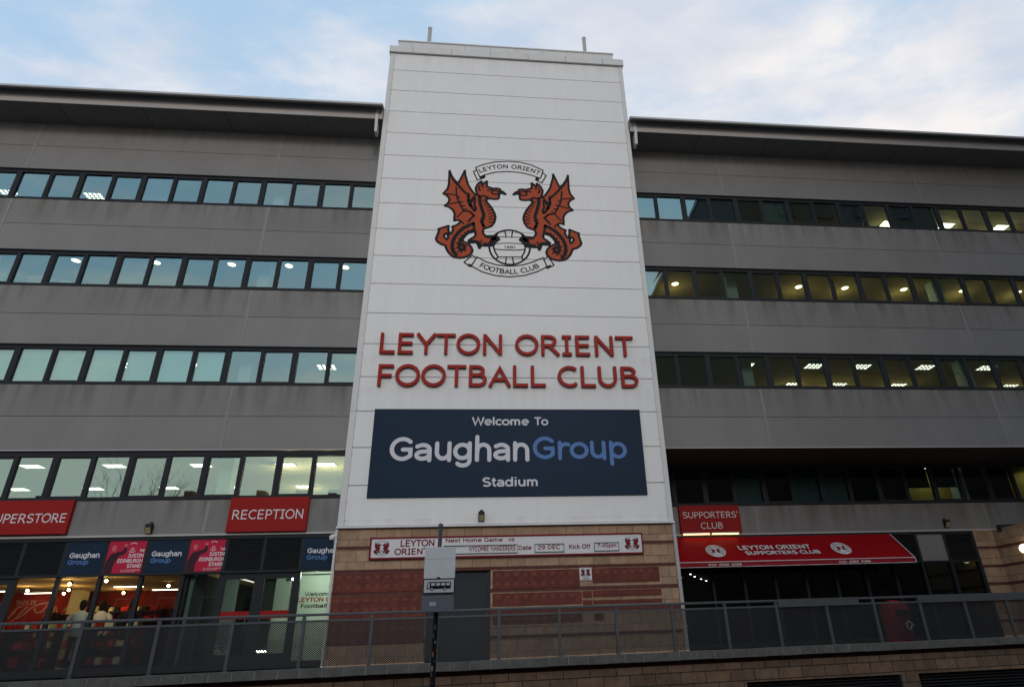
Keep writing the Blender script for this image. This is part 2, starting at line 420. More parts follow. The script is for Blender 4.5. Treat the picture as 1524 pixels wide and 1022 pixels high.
def perforated(name, col, pitch):
    """galvanised sheet punched with staggered round holes"""
    m = bpy.data.materials.new(name); m.use_nodes = True
    t = m.node_tree; b = t.nodes['Principled BSDF']; L = t.links.new
    b.inputs['Base Color'].default_value = (*col, 1); b.inputs['Roughness'].default_value = 0.5; b.inputs['Metallic'].default_value = 0.3
    g = N(t, 'ShaderNodeTexCoord'); sp = N(t, 'ShaderNodeSeparateXYZ'); L(g.outputs['Object'], sp.inputs[0])
    def cosn(out_, k):
        a = N(t, 'ShaderNodeMath', operation='MULTIPLY'); a.inputs[1].default_value = k; L(out_, a.inputs[0])
        c = N(t, 'ShaderNodeMath', operation='COSINE'); L(a.outputs[0], c.inputs[0]); return c.outputs[0]
    a = cosn(sp.outputs['X'], 2 * math.pi / pitch); c = cosn(sp.outputs['Z'], 2 * math.pi / (pitch * 0.8))
    s_ = N(t, 'ShaderNodeMath', operation='MULTIPLY'); L(a, s_.inputs[0]); L(c, s_.inputs[1])
    gt = N(t, 'ShaderNodeMath', operation='GREATER_THAN'); gt.inputs[1].default_value = 0.28; L(s_.outputs[0], gt.inputs[0])
    tr = N(t, 'ShaderNodeBsdfTransparent'); mxs = N(t, 'ShaderNodeMixShader')
    L(gt.outputs[0], mxs.inputs[0]); L(b.outputs[0], mxs.inputs[1]); L(tr.outputs[0], mxs.inputs[2]); L(mxs.outputs[0], t.nodes['Material Output'].inputs[0])
    return m

WHITE = mat('white_cladding', (0.74, 0.74, 0.745), 0.6, 0.025, 1.2, streak=0.025, stain=[(9.1, 1.4, 0.22, (0.45, 0.43, 0.41)), (24.15, 1.2, 0.22, (0.45, 0.44, 0.43)), (10.2, 0.5, 0.2, (0.45, 0.43, 0.41)), (5.0, 0.25, 0.25, (0.4, 0.33, 0.27))])
WTRIM = mat('white_trim', (0.62, 0.62, 0.62), 0.5, 0.04, 3)
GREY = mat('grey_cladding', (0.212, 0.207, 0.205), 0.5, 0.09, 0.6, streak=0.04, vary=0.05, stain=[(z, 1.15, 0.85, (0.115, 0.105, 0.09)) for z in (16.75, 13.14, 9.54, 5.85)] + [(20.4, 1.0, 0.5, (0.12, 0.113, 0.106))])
SEAM = mat('seam_cover', (0.24, 0.234, 0.231), 0.5, 0.08, 2)
FASCIA = mat('fascia_paint', (0.42, 0.405, 0.405), 0.5, 0.06, 1.0, streak=0.03)
SOFFIT = mat('soffit_board', (0.17, 0.166, 0.165), 0.7, 0.1, 1.5)
GUTTER = mat('gutter_metal', (0.12, 0.122, 0.125), 0.5, 0.08, 2)
LIP = mat('gutter_lip', (0.5, 0.51, 0.51), 0.45, 0.08, 2)
FRAME = mat('anthracite_frame', (0.026, 0.029, 0.034), 0.5, 0.06, 4)
DARK = mat('dark_void', (0.012, 0.012, 0.013), 0.8)
ROOFM = mat('roof_sheet', (0.2, 0.2, 0.21), 0.6, 0.06, 1)
GLASS = glass('window_glass', (0.62, 0.74, 0.70), (0.66, 0.93, 0.90), 0.35)
SHOPGLASS = glass('shop_glass', (0.86, 0.88, 0.86), (0.7, 0.8, 0.85), 0.07)
DARKGLASS = glass('tinted_glass', (0.42, 0.5, 0.5), (0.7, 0.85, 0.85), 0.08)
CEIL = mat('ceiling_tile', (0.5, 0.46, 0.34), 0.9, 0.03, 3)
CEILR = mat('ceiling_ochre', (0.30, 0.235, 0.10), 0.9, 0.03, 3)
ROOM = mat('room_wall', (0.42, 0.4, 0.33), 0.9, 0.04, 1)
CARPET = mat('carpet', (0.08, 0.08, 0.09), 0.95)
COLUMN = mat('column_paint', (0.55, 0.66, 0.62), 0.7, 0.04, 2)
RED = mat('sign_red', (0.28, 0.016, 0.015), 0.5, 0.05, 2)
LETTERRED = mat('letter_red', (0.31, 0.022, 0.016), 0.45, 0.05, 3)
LETTERDARK = mat('letter_return', (0.16, 0.012, 0.01), 0.5)
MAROON = mat('maroon', (0.17, 0.012, 0.022), 0.5)
SIGNWHITE = mat('sign_white', (0.62, 0.62, 0.64), 0.45, 0.03, 3)
NAVY = mat('navy_panel', (0.013, 0.027, 0.053), 0.5, 0.08, 0.8, spec=0.08)
PALEL = mat('pale_letter', (0.6, 0.6, 0.66), 0.5)
BLUEL = mat('blue_letter', (0.1, 0.2, 0.45), 0.5)
BLACK = mat('black_vinyl', (0.012, 0.012, 0.014), 0.5)
DRAGON = mat('dragon_red', (0.38, 0.07, 0.03), 0.5, 0.04, 3)
TAN = brick('tan_blockwork', (0.39, 0.262, 0.172), (0.29, 0.19, 0.122), (0.075, 0.053, 0.04), 0.5, 0.3025, off=(0.1, -3.605 + 0.045 + 0.605, 0))
TANSIDE = brick('tan_blockwork_side', (0.39, 0.262, 0.172), (0.29, 0.19, 0.122), (0.075, 0.053, 0.04), 0.5, 0.3025, off=(0.1, -3.605 + 0.045 + 0.605, 0), axis='YZ')
BAND = brick('red_band_brick', (0.12, 0.032, 0.025), (0.09, 0.026, 0.02), (0.06, 0.025, 0.02), 0.22, 0.09)
NAMEBRICK = brick('inscribed_red_brick', (0.15, 0.032, 0.022), (0.105, 0.023, 0.016), (0.065, 0.02, 0.016), 0.26, 0.2, var=0.32, mort=0.008)
STREETBRICK = brick('street_wall_block', (0.20, 0.125, 0.078), (0.125, 0.08, 0.05), (0.02, 0.016, 0.013), 0.58, 0.225, off=(0.05, 0.205, 0), var=0.4, mort=0.02, tilt=0.006)
SHADECOURSE = mat('shade_painted_brick', (0.035, 0.016, 0.012), 0.9, 0.2, 6)  # shade of the coping put into the brick colour
MORTAR = mat('pale_mortar', (0.27, 0.26, 0.245), 0.9, 0.2, 6)
STONE = mat('coping_stone', (0.12, 0.117, 0.11), 0.85, 0.28, 5, bump=0.4)
GALV = mat('galvanised_steel', (0.10, 0.107, 0.116), 0.45, 0.1, 8, metal=0.35)
MESHM = perforated('perforated_sheet', (0.022, 0.024, 0.027), 0.05)
DOORG = mat('grey_door_paint', (0.036, 0.044, 0.049), 0.5, 0.05, 2)
LOUV = mat('louvre_metal', (0.03, 0.032, 0.036), 0.5)
PAPER = mat('poster_red', (0.46, 0.022, 0.06), 0.4, 0.03, 4)
SILH = mat('poster_dark', (0.045, 0.02, 0.03), 0.5)
AWN = mat('awning_canvas', (0.28, 0.005, 0.009), 0.42, 0.06, 2)
AWNV = mat('awning_valance', (0.24, 0.012, 0.024), 0.6, 0.08, 3)
ASPH = mat('asphalt', (0.05, 0.05, 0.052), 0.9, 0.2, 12, bump=0.3)
PAVE = brick('paving_slab', (0.22, 0.21, 0.2), (0.18, 0.175, 0.17), (0.08, 0.08, 0.08), 0.6, 0.6)
KERB = mat('kerb_stone', (0.3, 0.29, 0.28), 0.85, 0.15, 5)
TERR = mat('terrace_paving', (0.2, 0.19, 0.18), 0.85, 0.15, 4)
PANEL_E = emis('light_diffuser', (1.0, 0.93, 0.76), 5.0)
ROUND_E = emis('downlight_lamp', (1.0, 0.88, 0.55), 6.0)
SPOT_E = emis('spot_lamp', (1.0, 0.78, 0.42), 28.0)
STRIP_E = emis('strip_lamp', (1.0, 0.88, 0.66), 5.0)
COOL_E = emis('cool_lamp', (0.85, 1.0, 0.88), 14.0)
TUBE_E = emis('tube_lamp_glow', (1.0, 0.62, 0.25), 3.5)
GLOBE_E = emis('globe_lamp_glow', (1.0, 0.82, 0.45), 4.0)
REDROOM = mat('shop_red_wall', (0.36, 0.03, 0.02), 0.7, 0.1, 2)
SHOPCEIL = mat('shop_ceiling', (0.45, 0.33, 0.16), 0.9, 0.05, 2)
CREAM = mat('cream_wall', (0.6, 0.55, 0.36), 0.8, 0.05, 2)
GREENW = mat('pale_green_wall', (0.55, 0.68, 0.56), 0.7, 0.03, 2)
TEALW = mat('teal_screen', (0.12, 0.19, 0.185), 0.4, 0.05, 1)
BLIND = mat('roller_blind', (0.55, 0.78, 0.79), 0.8, 0.03, 2)
CURTAIN = mat('blue_curtain', (0.03, 0.06, 0.13), 0.8)
YELLOWW = mat('yellow_wall', (0.6, 0.48, 0.12), 0.8)
INSCR = mat('inscription', (0.32, 0.13, 0.08), 0.8)
DRAGON_BODY=[(-2.277,2.049),(-2.278,1.666),(-2.277,1.388),(-2.318,1.161),(-2.464,0.931),(-2.345,0.863),(-2.253,0.744),(-2.23,0.647),(-2.272,0.499),(-2.392,0.377),(-2.227,0.32),(-2.087,0.193),(-2.014,0.029),(-2.019,-0.114),(-2.022,-0.292),(-1.94,-0.257),(-1.847,-0.259),(-1.783,-0.314),(-1.843,-0.403),(-1.933,-0.483),(-2.084,-0.555),(-2.051,-0.639),(-2.055,-0.734),(-2.097,-0.829),(-2.149,-0.884),(-2.239,-0.919),(-2.214,-0.984),(-2.218,-1.077),(-2.249,-1.134),(-2.309,-1.08),(-2.366,-0.989),(-2.347,-0.905),(-2.272,-0.864),(-2.181,-0.833),(-2.216,-0.74),(-2.216,-0.523),(-2.57,-0.679),(-2.551,-0.772),(-2.596,-0.942),(-2.641,-1.111),(-2.591,-1.221),(-2.465,-1.327),(-2.296,-1.394),(-2.261,-1.503),(-2.195,-1.646),(-2.1,-1.77),(-1.977,-1.865),(-1.795,-1.896),(-1.615,-1.872),(-1.466,-1.803),(-1.363,-1.691),(-1.328,-1.562),(-1.369,-1.435),(-1.448,-1.327),(-1.573,-1.23),(-1.696,-1.178),(-1.669,-1.056),(-1.581,-0.904),(-1.476,-0.805),(-1.307,-0.748),(-1.265,-0.757),(-1.226,-0.859),(-1.26,-0.965),(-1.375,-1.047),(-1.479,-1.141),(-1.456,-1.235),(-1.35,-1.231),(-1.202,-1.208),(-1.147,-1.296),(-1.081,-1.472),(-1.03,-1.343),(-0.881,-1.35),(-0.754,-1.346),(-0.584,-1.327),(-0.5,-1.169),(-0.372,-1.048),(-0.48,-0.909),(-0.62,-0.914),(-0.866,-0.924),(-0.953,-0.823),(-0.976,-0.706),(-0.935,-0.599),(-0.785,-0.54),(-0.656,-0.469),(-0.56,-0.306),(-0.52,-0.117),(-0.521,-0.045),(-0.551,0.098),(-0.64,0.311),(-0.76,0.501),(-0.859,0.643),(-0.871,0.79),(-0.802,0.757),(-0.723,0.785),(-0.585,0.759),(-0.448,0.773),(-0.398,0.813),(-0.385,1.012),(-0.31,1.065),(-0.141,1.004),(-0.231,1.119),(-0.33,1.165),(-0.361,1.251),(-0.47,1.278),(-0.629,1.263),(-0.809,1.329),(-0.852,1.352),(-0.852,1.606),(-1.009,1.446),(-1.038,1.419),(-1.061,1.595),(-1.207,1.423),(-1.272,1.244),(-1.25,1.095),(-1.208,0.985),(-1.296,0.956),(-1.438,1.16),(-1.563,1.405),(-1.636,1.699),(-1.681,1.876),(-1.696,2.08),(-1.807,1.767),(-1.935,1.431),(-2.079,1.6),(-2.205,1.822)]
DRAGON_STROKES=[(0.077,[(-2.237,1.872),(-2.077,1.55),(-1.912,1.331),(-1.748,1.114),(-1.587,0.948),(-1.518,0.927)]),
(0.077,[(-1.528,0.926),(-1.54,0.655),(-1.477,0.463),(-1.324,0.227)]),
(0.077,[(-1.552,0.981),(-1.528,0.809),(-1.493,0.589),(-1.42,0.398),(-1.28,0.186)]),
(0.061,[(-1.28,0.186),(-1.24,0.309),(-1.305,0.452),(-1.283,0.796),(-1.397,0.643),(-1.442,0.494)]),
(0.048,[(-1.464,0.615),(-1.295,0.894),(-1.197,0.936)]),
(0.051,[(-1.998,1.252),(-1.977,0.93),(-1.93,0.686),(-1.868,0.566),(-1.784,0.352),(-1.692,0.175)]),
(0.043,[(-2.348,0.936),(-1.976,0.88)]),
(0.043,[(-2.222,0.453),(-1.887,0.553)]),
(0.043,[(-1.923,-0.122),(-1.701,0.162)]),
(0.051,[(-1.692,0.163),(-1.469,0.148),(-1.319,-0.013)]),
(0.044,[(-1.944,0.82),(-1.845,0.758)]),
(0.044,[(-1.878,0.578),(-1.742,0.567)]),
(0.044,[(-1.795,0.387),(-1.665,0.401)]),
(0.044,[(-1.703,0.222),(-1.578,0.259)]),
(0.044,[(-1.497,-0.282),(-1.329,-0.085)]),
(0.044,[(-1.57,0.174),(-1.453,0.131),(-1.314,-0.019)]),
(0.051,[(-1.276,-0.018),(-1.37,-0.093),(-1.519,-0.301)]),
(0.099,[(-1.112,0.878),(-1.103,0.607),(-1.03,0.318),(-0.952,0.056),(-0.965,-0.136),(-1.02,-0.281)]),
(0.068,[(-1.011,-0.28),(-0.98,-0.397),(-0.921,-0.513)]),
(0.061,[(-1.207,0.935),(-1.078,0.855),(-0.941,0.898),(-0.803,0.831)]),
(0.037,[(-0.889,0.691),(-1.007,0.685)]),
(0.037,[(-0.868,0.594),(-0.956,0.565)]),
(0.037,[(-0.799,0.499),(-0.915,0.445)]),
(0.037,[(-0.739,0.38),(-0.855,0.326)]),
(0.037,[(-0.679,0.261),(-0.805,0.207)]),
(0.037,[(-0.619,0.143),(-0.764,0.064)]),
(0.037,[(-0.579,0),(-0.753,-0.067)]),
(0.037,[(-0.569,-0.143),(-0.752,-0.174)]),
(0.037,[(-0.596,-0.287),(-0.751,-0.305)]),
(0.048,[(-1.117,1.364),(-1.148,1.25),(-1.133,1.15),(-1.079,1.153)]),
(0.048,[(-1.029,1.445),(-1.006,1.294)]),
(0.051,[(-0.39,1.087),(-0.408,1.038),(-0.459,1.001),(-0.528,0.985),(-0.597,0.994),(-0.648,1.027),(-0.667,1.073),(-0.649,1.122),(-0.598,1.159),(-0.529,1.175),(-0.46,1.166),(-0.409,1.133),(-0.39,1.087)]),
(0.051,[(-0.826,1.165),(-0.728,1.2),(-0.628,1.175)]),
(0.068,[(-0.39,1.112),(-0.251,1.093)]),
(0.104,[(-1.316,-0.381),(-1.5,-0.484),(-1.682,-0.606),(-1.845,-0.801),(-1.976,-1.012),(-2.044,-1.237),(-2.052,-1.459),(-2,-1.64),(-1.889,-1.781)]),
(0.097,[(-1.309,-0.686),(-1.492,-0.787),(-1.642,-0.943),(-1.759,-1.116),(-1.814,-1.303),(-1.809,-1.45),(-1.73,-1.557),(-1.633,-1.517),(-1.613,-1.406),(-1.677,-1.326),(-1.737,-1.337)]),
(0.041,[(-1.814,-1.303),(-1.922,-1.27)]),
(0.041,[(-1.825,-1.451),(-1.929,-1.491)]),
(0.041,[(-1.776,-1.541),(-1.848,-1.653)]),
(0.041,[(-1.715,-1.575),(-1.727,-1.676)]),
(0.041,[(-1.633,-1.526),(-1.563,-1.588)]),
(0.041,[(-1.606,-1.406),(-1.538,-1.367)]),
(0.041,[(-1.759,-1.116),(-1.837,-1.063)]),
(0.041,[(-1.687,-0.982),(-1.765,-0.929)]),
(0.041,[(-1.582,-0.866),(-1.631,-0.793)]),
(0.041,[(-1.477,-0.768),(-1.525,-0.713)]),
(0.05,[(-1.76,-0.313),(-1.672,-0.415)]),
(0.036,[(-1.398,-0.173),(-1.519,-0.332)]),
(0.073,[(-1.316,-0.363),(-1.282,-0.652),(-1.226,-0.859)]),
(0.084,[(-1.007,-0.137),(-1.021,-0.298),(-0.947,-0.507)]),
(0.096,[(-1.457,-1.184),(-1.351,-1.162),(-1.16,-1.194),(-1.074,-1.268),(-1.081,-1.421)]),
(0.105,[(-0.925,-1.288),(-0.755,-1.282),(-0.585,-1.263)]),
(0.134,[(-0.672,-1.033),(-0.501,-1.001)]),
(0.115,[(-0.523,-0.989),(-0.713,-1.255)]),
(0.046,[(-1.034,-1.112),(-1.007,-1.188)]),
(0.05,[(-0.898,-0.951),(-0.758,-0.998)])]
CREST_LINES=[(0.023,[(-0.501,-0.936),(-0.028,-0.939),(0.447,-0.932)]),
(0.023,[(-0.553,-1.249),(-0.243,-1.212),(-0.008,-1.203),(0.272,-1.206),(0.551,-1.227)]),
(0.027,[(-0.54,-1.479),(-0.285,-1.496),(0.141,-1.501),(0.527,-1.467)]),
(0.027,[(-0.432,-1.805),(0.437,-1.789)]),
(0.038,[(-0.448,-0.83),(-0.543,-1.093),(-0.584,-1.353),(-0.518,-1.605),(-0.411,-1.804),(-0.495,-1.908)]),
(0.038,[(0.448,-0.822),(0.532,-1.028),(0.572,-1.26),(0.547,-1.543),(0.437,-1.776),(0.479,-1.876)]),
(0.031,[(-0.179,-0.667),(-0.125,-0.922)]),
(0.031,[(0.113,-0.655),(0.08,-0.914)]),
(0.031,[(-0.119,-1.807),(-0.147,-2.084)]),
(0.031,[(0.097,-1.8),(0.148,-2.075)]),
(0.032,[(-1.295,2.248),(-0.987,2.419),(-0.555,2.568),(-0.071,2.627),(0.416,2.61),(0.853,2.491),(1.312,2.247),(1.204,1.846),(0.796,2.003),(0.411,2.093),(-0.071,2.117),(-0.551,2.054),(-0.931,1.911),(-1.129,1.797),(-1.295,2.248)]),
(0.032,[(-1.259,2.12),(-1.371,2.041),(-1.221,1.641),(-0.967,1.757),(-0.95,1.88)]),
(0.032,[(1.308,2.11),(1.426,1.993),(1.247,1.628),(1.009,1.756),(1.045,1.893)]),
(0.032,[(-1.154,-1.835),(-0.832,-2.035),(-0.433,-2.154),(0.011,-2.182),(0.457,-2.126),(0.863,-1.97),(1.206,-1.783),(1.339,-2.178),(0.989,-2.383),(0.54,-2.558),(0.009,-2.635),(-0.518,-2.589),(-0.958,-2.457),(-1.357,-2.22),(-1.154,-1.835)]),
(0.032,[(-1.171,-1.888),(-1.332,-1.777),(-1.615,-2.071),(-1.409,-2.237),(-1.336,-2.183)]),
(0.032,[(1.218,-1.836),(1.402,-1.75),(1.594,-2.091),(1.351,-2.241),(1.308,-2.163)]),
(0.073,[(-1.095,1.751),(-0.949,1.837)]),
(0.073,[(1.034,1.819),(1.121,1.793)]),
(0.073,[(-1.446,-2.186),(-1.344,-2.209)]),
(0.073,[(1.329,-2.205),(1.467,-2.137)])]
ORD = ['first', 'second', 'third', 'fourth', 'fifth', 'sixth', 'seventh', 'eighth', 'ninth', 'tenth', 'eleventh', 'twelfth', 'thirteenth', 'fourteenth', 'fifteenth', 'sixteenth', 'seventeenth', 'eighteenth', 'nineteenth', 'twentieth']

# ================================================================ ground
box('ground', ASPH, None, -400, 400, -400, 400, -0.3, -0.02)['kind'] = 'structure'
box('road', ASPH, None, -120, 120, -17.5, -10.6, -0.12, 0.0)['kind'] = 'structure'
box('pavement', PAVE, None, -120, 120, -10.45, -2.0, -0.1, 0.13)['kind'] = 'structure'
box('far_pavement', PAVE, None, -120, 120, -27.0, -17.65, -0.1, 0.13)['kind'] = 'structure'
kb = MB()
for k in range(-40, 40):
    kb.box(k * 0.915 + 0.004, (k + 1) * 0.915 - 0.004, -10.6, -10.45, -0.1, 0.135)
    kb.box(k * 0.915 + 0.004, (k + 1) * 0.915 - 0.004, -17.65, -17.5, -0.1, 0.135)
kb.build('kerb', KERB)['kind'] = 'structure'
lm = MB()
for k in range(-8, 9): lm.box(k * 6.0, k * 6.0 + 2.0, -14.1, -14.0, 0.0, 0.004)
lm.build('road_marking', SIGNWHITE)['kind'] = 'structure'

# ================================================================ terrace and retaining wall (turned about 5 degrees to the facade)
TH = math.atan(0.089)
CT, ST = math.cos(TH), math.sin(TH)
def wl(s, n, z):            # s along the wall, n behind its face
    return (s * CT - n * ST, -4.3 + s * ST + n * CT, z)
def cop(s): return 1.335 + 0.0040 * s
def wprism(mb, s0, s1, n0, n1, za0, zb0, za1, zb1, mi=0):   # za bottom, zb top at both ends
    vs = [wl(s0, n0, za0), wl(s1, n0, za1), wl(s1, n1, za1), wl(s0, n1, za0), wl(s0, n0, zb0), wl(s1, n0, zb1), wl(s1, n1, zb1), wl(s0, n1, zb0)]
    return mb.add(vs, [(0, 1, 5, 4), (1, 2, 6, 5), (2, 3, 7, 6), (3, 0, 4, 7), (4, 5, 6, 7), (3, 2, 1, 0)], mi)

S0, S1 = -26.0, 24.0
tf = MB()
tf.add([wl(S0, 0.3, cop(S0) - 0.12), wl(S1, 0.3, cop(S1) - 0.12), (28, 3.4, cop(24) - 0.12), (-26, 3.4, cop(-26) - 0.12), wl(S0, 0.3, 0.9), wl(S1, 0.3, 0.9), (28, 3.4, 0.9), (-26, 3.4, 0.9)],
       [(0, 1, 2, 3), (7, 6, 5, 4), (0, 4, 5, 1), (1, 5, 6, 2), (2, 6, 7, 3), (3, 7, 4, 0)])
tf.build('terrace_paving', TERR)['kind'] = 'structure'

rw = thing('retaining_wall', wl(0, 0, 0), 'tan blockwork street wall below the terrace railing, with stone coping and dark louvres', 'wall')
b = MB()
lo = [(5.85, 9.75), (10.2, 13.9), (14.4, 18.0)]          # louvred openings
ze = lambda s: 0.70 + 0.008 * (s - 7)
edges = [S0] + [v for p in lo for v in p] + [S1]
wprism(b, S0, S1, 0.12, 0.42, 0.695, cop(S0) - 0.265, 0.695, cop(S1) - 0.265)
for a, c in zip(edges[::2], edges[1::2]): wprism(b, a, c, 0.12, 0.42, 0.0, 0.695, 0.0, 0.695)
wo = b.build('blockwork', STREETBRICK, rw)
b = MB(); wprism(b, S0, S1, 0.16, 0.42, cop(S0) - 0.265, cop(S0) - 0.165, cop(S1) - 0.265, cop(S1) - 0.165); b.build('shaded_gap_course', SHADECOURSE, rw)  # set-back strip coloured dark to deepen the shadow gap under the coping
for a, c in lo:
    b = MB()
    wprism(b, a, c, 0.36, 0.42, 0.05, 0.69, 0.05, 0.69, 1)
    z = 0.10
    while z < 0.66:
        vs = [wl(a + 0.03, 0.2, z), wl(c - 0.03, 0.2, z), wl(c - 0.03, 0.33, z + 0.05), wl(a + 0.03, 0.33, z + 0.05), wl(a + 0.03, 0.2, z + 0.012), wl(c - 0.03, 0.2, z + 0.012), wl(c - 0.03, 0.33, z + 0.062), wl(a + 0.03, 0.33, z + 0.062)]
        b.add(vs, [(0, 1, 5, 4), (1, 2, 6, 5), (2, 3, 7, 6), (3, 0, 4, 7), (4, 5, 6, 7), (3, 2, 1, 0)])
        z += 0.065
    wprism(b, a, a + 0.03, 0.16, 0.36, 0.05, 0.69, 0.05, 0.69); wprism(b, c - 0.03, c, 0.16, 0.36, 0.05, 0.69, 0.05, 0.69)
    b.build('louvre', [LOUV, DARK], rw)
s = S0
rr = random.Random(3)
cb = MB()
while s < S1:
    e = s + 0.415
    j = rr.uniform(-0.004, 0.004)
    wprism(cb, s + 0.006, e - 0.006, -0.03 + j, 0.46, cop(s) - 0.165 + j, cop(s) + j, cop(e) - 0.165 + j, cop(e) + j)
    s = e
mb_ = MB(); wprism(mb_, S0, S1, -0.022, 0.43, cop(S0) - 0.16, cop(S0) - 0.008, cop(S1) - 0.16, cop(S1) - 0.008); mb_.build('coping_mortar', MORTAR, rw)
cb.build('coping', STONE, rw, bevel=0.006)

# railing
rail = thing('railing', wl(0, 0.2, 1.33), 'long galvanised steel railing with perforated panels on the terrace coping', 'railing')
NR = 0.2
ts = [-9.45, -7.93, -6.49, -5.07, -3.68, -2.31, -0.97, 0.32, 1.60, 2.84, 4.08, 5.28, 6.46, 7.63, 8.76, 9.87, 10.96, 12.0]
def uts(u):      # apparent position on a frontal plane 14.5 m away -> distance along the wall
    k = u / 14.5; r0 = 14.6 + NR * CT
    return (k * r0 + NR * ST) / (CT - k * ST)
ps = [uts(u) for u in ts]
st = sum(b_ - a_ for a_, b_ in zip(ps, ps[1:])) / (len(ps) - 1)
while ps[0] > -22: ps.insert(0, ps[0] - st)
while ps[-1] < 21: ps.append(ps[-1] + st)
top = lambda s: cop(s) + 1.01
for p in ps:
    b = MB()
    wprism(b, p - 0.032, p + 0.032, NR - 0.03, NR + 0.03, cop(p) - 0.01, top(p) - 0.05, cop(p) - 0.01, top(p) - 0.05)
    wprism(b, p - 0.06, p + 0.06, NR - 0.06, NR + 0.06, cop(p) - 0.005, cop(p) + 0.012, cop(p) - 0.005, cop(p) + 0.012)
    b.build('post', GALV, rail, bevel=0.004)
b = MB(); wprism(b, ps[0], ps[-1], NR - 0.035, NR + 0.035, top(ps[0]) - 0.05, top(ps[0]), top(ps[-1]) - 0.05, top(ps[-1]))
b.build('top_rail', GALV, rail, bevel=0.012)
for a, c in zip(ps, ps[1:]):
    b = MB(); wprism(b, a + 0.033, c - 0.033, NR - 0.02, NR + 0.02, top(a) - 0.165, top(a) - 0.125, top(c) - 0.165, top(c) - 0.125)
    b.build('mid_rail', GALV, rail)
    b = MB(); b.add([wl(a + 0.033, NR, cop(a) + 0.03), wl(c - 0.033, NR, cop(c) + 0.03), wl(c - 0.033, NR, top(c) - 0.15), wl(a + 0.033, NR, top(a) - 0.15)], [(0, 1, 2, 3)])
    b.build('perforated_panel', MESHM, rail)
for a, c in ((uts(6.5), uts(8.4)), (uts(9.85), ps[-1])):
    b = MB(); wprism(b, a, c, NR - 0.052, NR - 0.037, top(a) - 0.17, top(a) + 0.004, top(c) - 0.17, top(c) + 0.004)
    b.build('cover_board', GALV, rail, bevel=0.003)

# ================================================================ stair tower
tw = thing('stair_tower', (0.73, 0.0, 1.2), 'tall white panelled stair tower on a banded tan and red brick base', 'tower')
TX0, TX1 = -4.21, 5.67
zj = [4.83, 6.0, 7.15, 8.31, 9.47, 10.64, 11.785, 12.93, 14.075, 15.22, 16.36, 17.51, 18.64, 19.78, 20.91, 22.05, 23.19, 24.16]
box('wall_core', DARK, tw, TX0 + 0.02, TX1 - 0.02, 0.07, 6.0, 4.86, 24.4)
b = MB()
for a, c in zip(zj, zj[1:]): b.box(TX0 + 0.185, TX1 - 0.155, 0.0, 0.075, a + 0.011, c - 0.011)
b.build('cladding', WHITE, tw, bevel=0.004)
for xa, xb, side in ((TX0, TX0 + 0.18, 0), (TX1 - 0.15, TX1, 1)):
    b = MB()
    for a, c in zip(zj[::3], zj[3::3] + [zj[-1]]): 
        if c > a: b.box(xa, xb, -0.012, 0.09, a + 0.004, c - 0.004)
    b.build('corner_trim', WTRIM, tw)
    b = MB()
    for a, c in zip(zj, zj[1:]): b.box(TX0 if side == 0 else TX1 - 0.02, TX0 + 0.02 if side == 0 else TX1, 0.1, 6.0, a + 0.011, c - 0.011)
    b.build('side_cladding', WHITE, tw)
b = MB()
rr = random.Random(5)
for i in range(40):
    for x in (TX0 + 0.205, TX1 - 0.175):
        z = 5.0 + i * 0.48 + rr.uniform(-0.03, 0.03)
        b.box(x - 0.008, x + 0.008, -0.006, 0.0, z - 0.008, z + 0.008)
b.build('rivets', FRAME, tw)
b = MB(); b.box(TX0 - 0.05, TX1 + 0.05, -0.09, 6.05, 24.17, 24.52)
for k in range(6): b.box(TX0 + 0.9 + k * 1.62, TX0 + 0.93 + k * 1.62, -0.094, -0.09, 24.17, 24.52, 1)
b.build('coping', [WTRIM, FASCIA], tw, bevel=0.01)
b = MB(); b.box(TX0 + 0.2, TX1 - 0.25, 0.42, 5.6, 24.52, 25.42)
for k in range(8): b.box(TX0 + 0.75 + k * 1.14, TX0 + 0.77 + k * 1.14, 0.414, 0.42, 24.9, 25.42, 1)
b.box(TX0 + 0.17, TX1 - 0.22, 0.38, 5.63, 25.42, 25.47)
b.build('parapet', [WTRIM, FASCIA], tw)
b = MB(); b.prism_yz([(-0.07, 4.77), (-0.07, 4.80), (-0.012, 4.83), (0.2, 4.83), (0.2, 4.77)], TX0 - 0.02, TX1 + 0.02)
b.build('drip_flashing', WTRIM, tw)
# brick base
BX0, BX1 = -4.17, 5.60
b = MB()
DX0, DX1, DZ = -1.575, 0.175, 3.645
b.box(BX0, DX0, 0.05, 0.35, 1.0, 4.77); b.box(DX1, BX1, 0.05, 0.35, 1.0, 4.77); b.box(DX0, DX1, 0.05, 0.35, DZ, 4.77)
b.build('brick_base', TAN, tw)
b = MB(); b.box(BX0, BX0 + 0.05, 0.352, 6.0, 1.0, 4.77); b.box(BX1 - 0.05, BX1, 0.352, 6.0, 1.0, 4.77)
b.build('base_side_wall', TANSIDE, tw)
b = MB()
for z in (4.19, 3.56, 2.97, 2.40, 1.77):
    if z < DZ - 0.1:
        b.box(BX0 - 0.001, DX0, 0.044, 0.05, z, z + 0.09); b.box(DX1, BX1 + 0.001, 0.044, 0.05, z, z + 0.09)
    else:
        b.box(BX0 - 0.001, BX1 + 0.001, 0.044, 0.05, z, z + 0.09)
b.build('red_brick_band', BAND, tw)
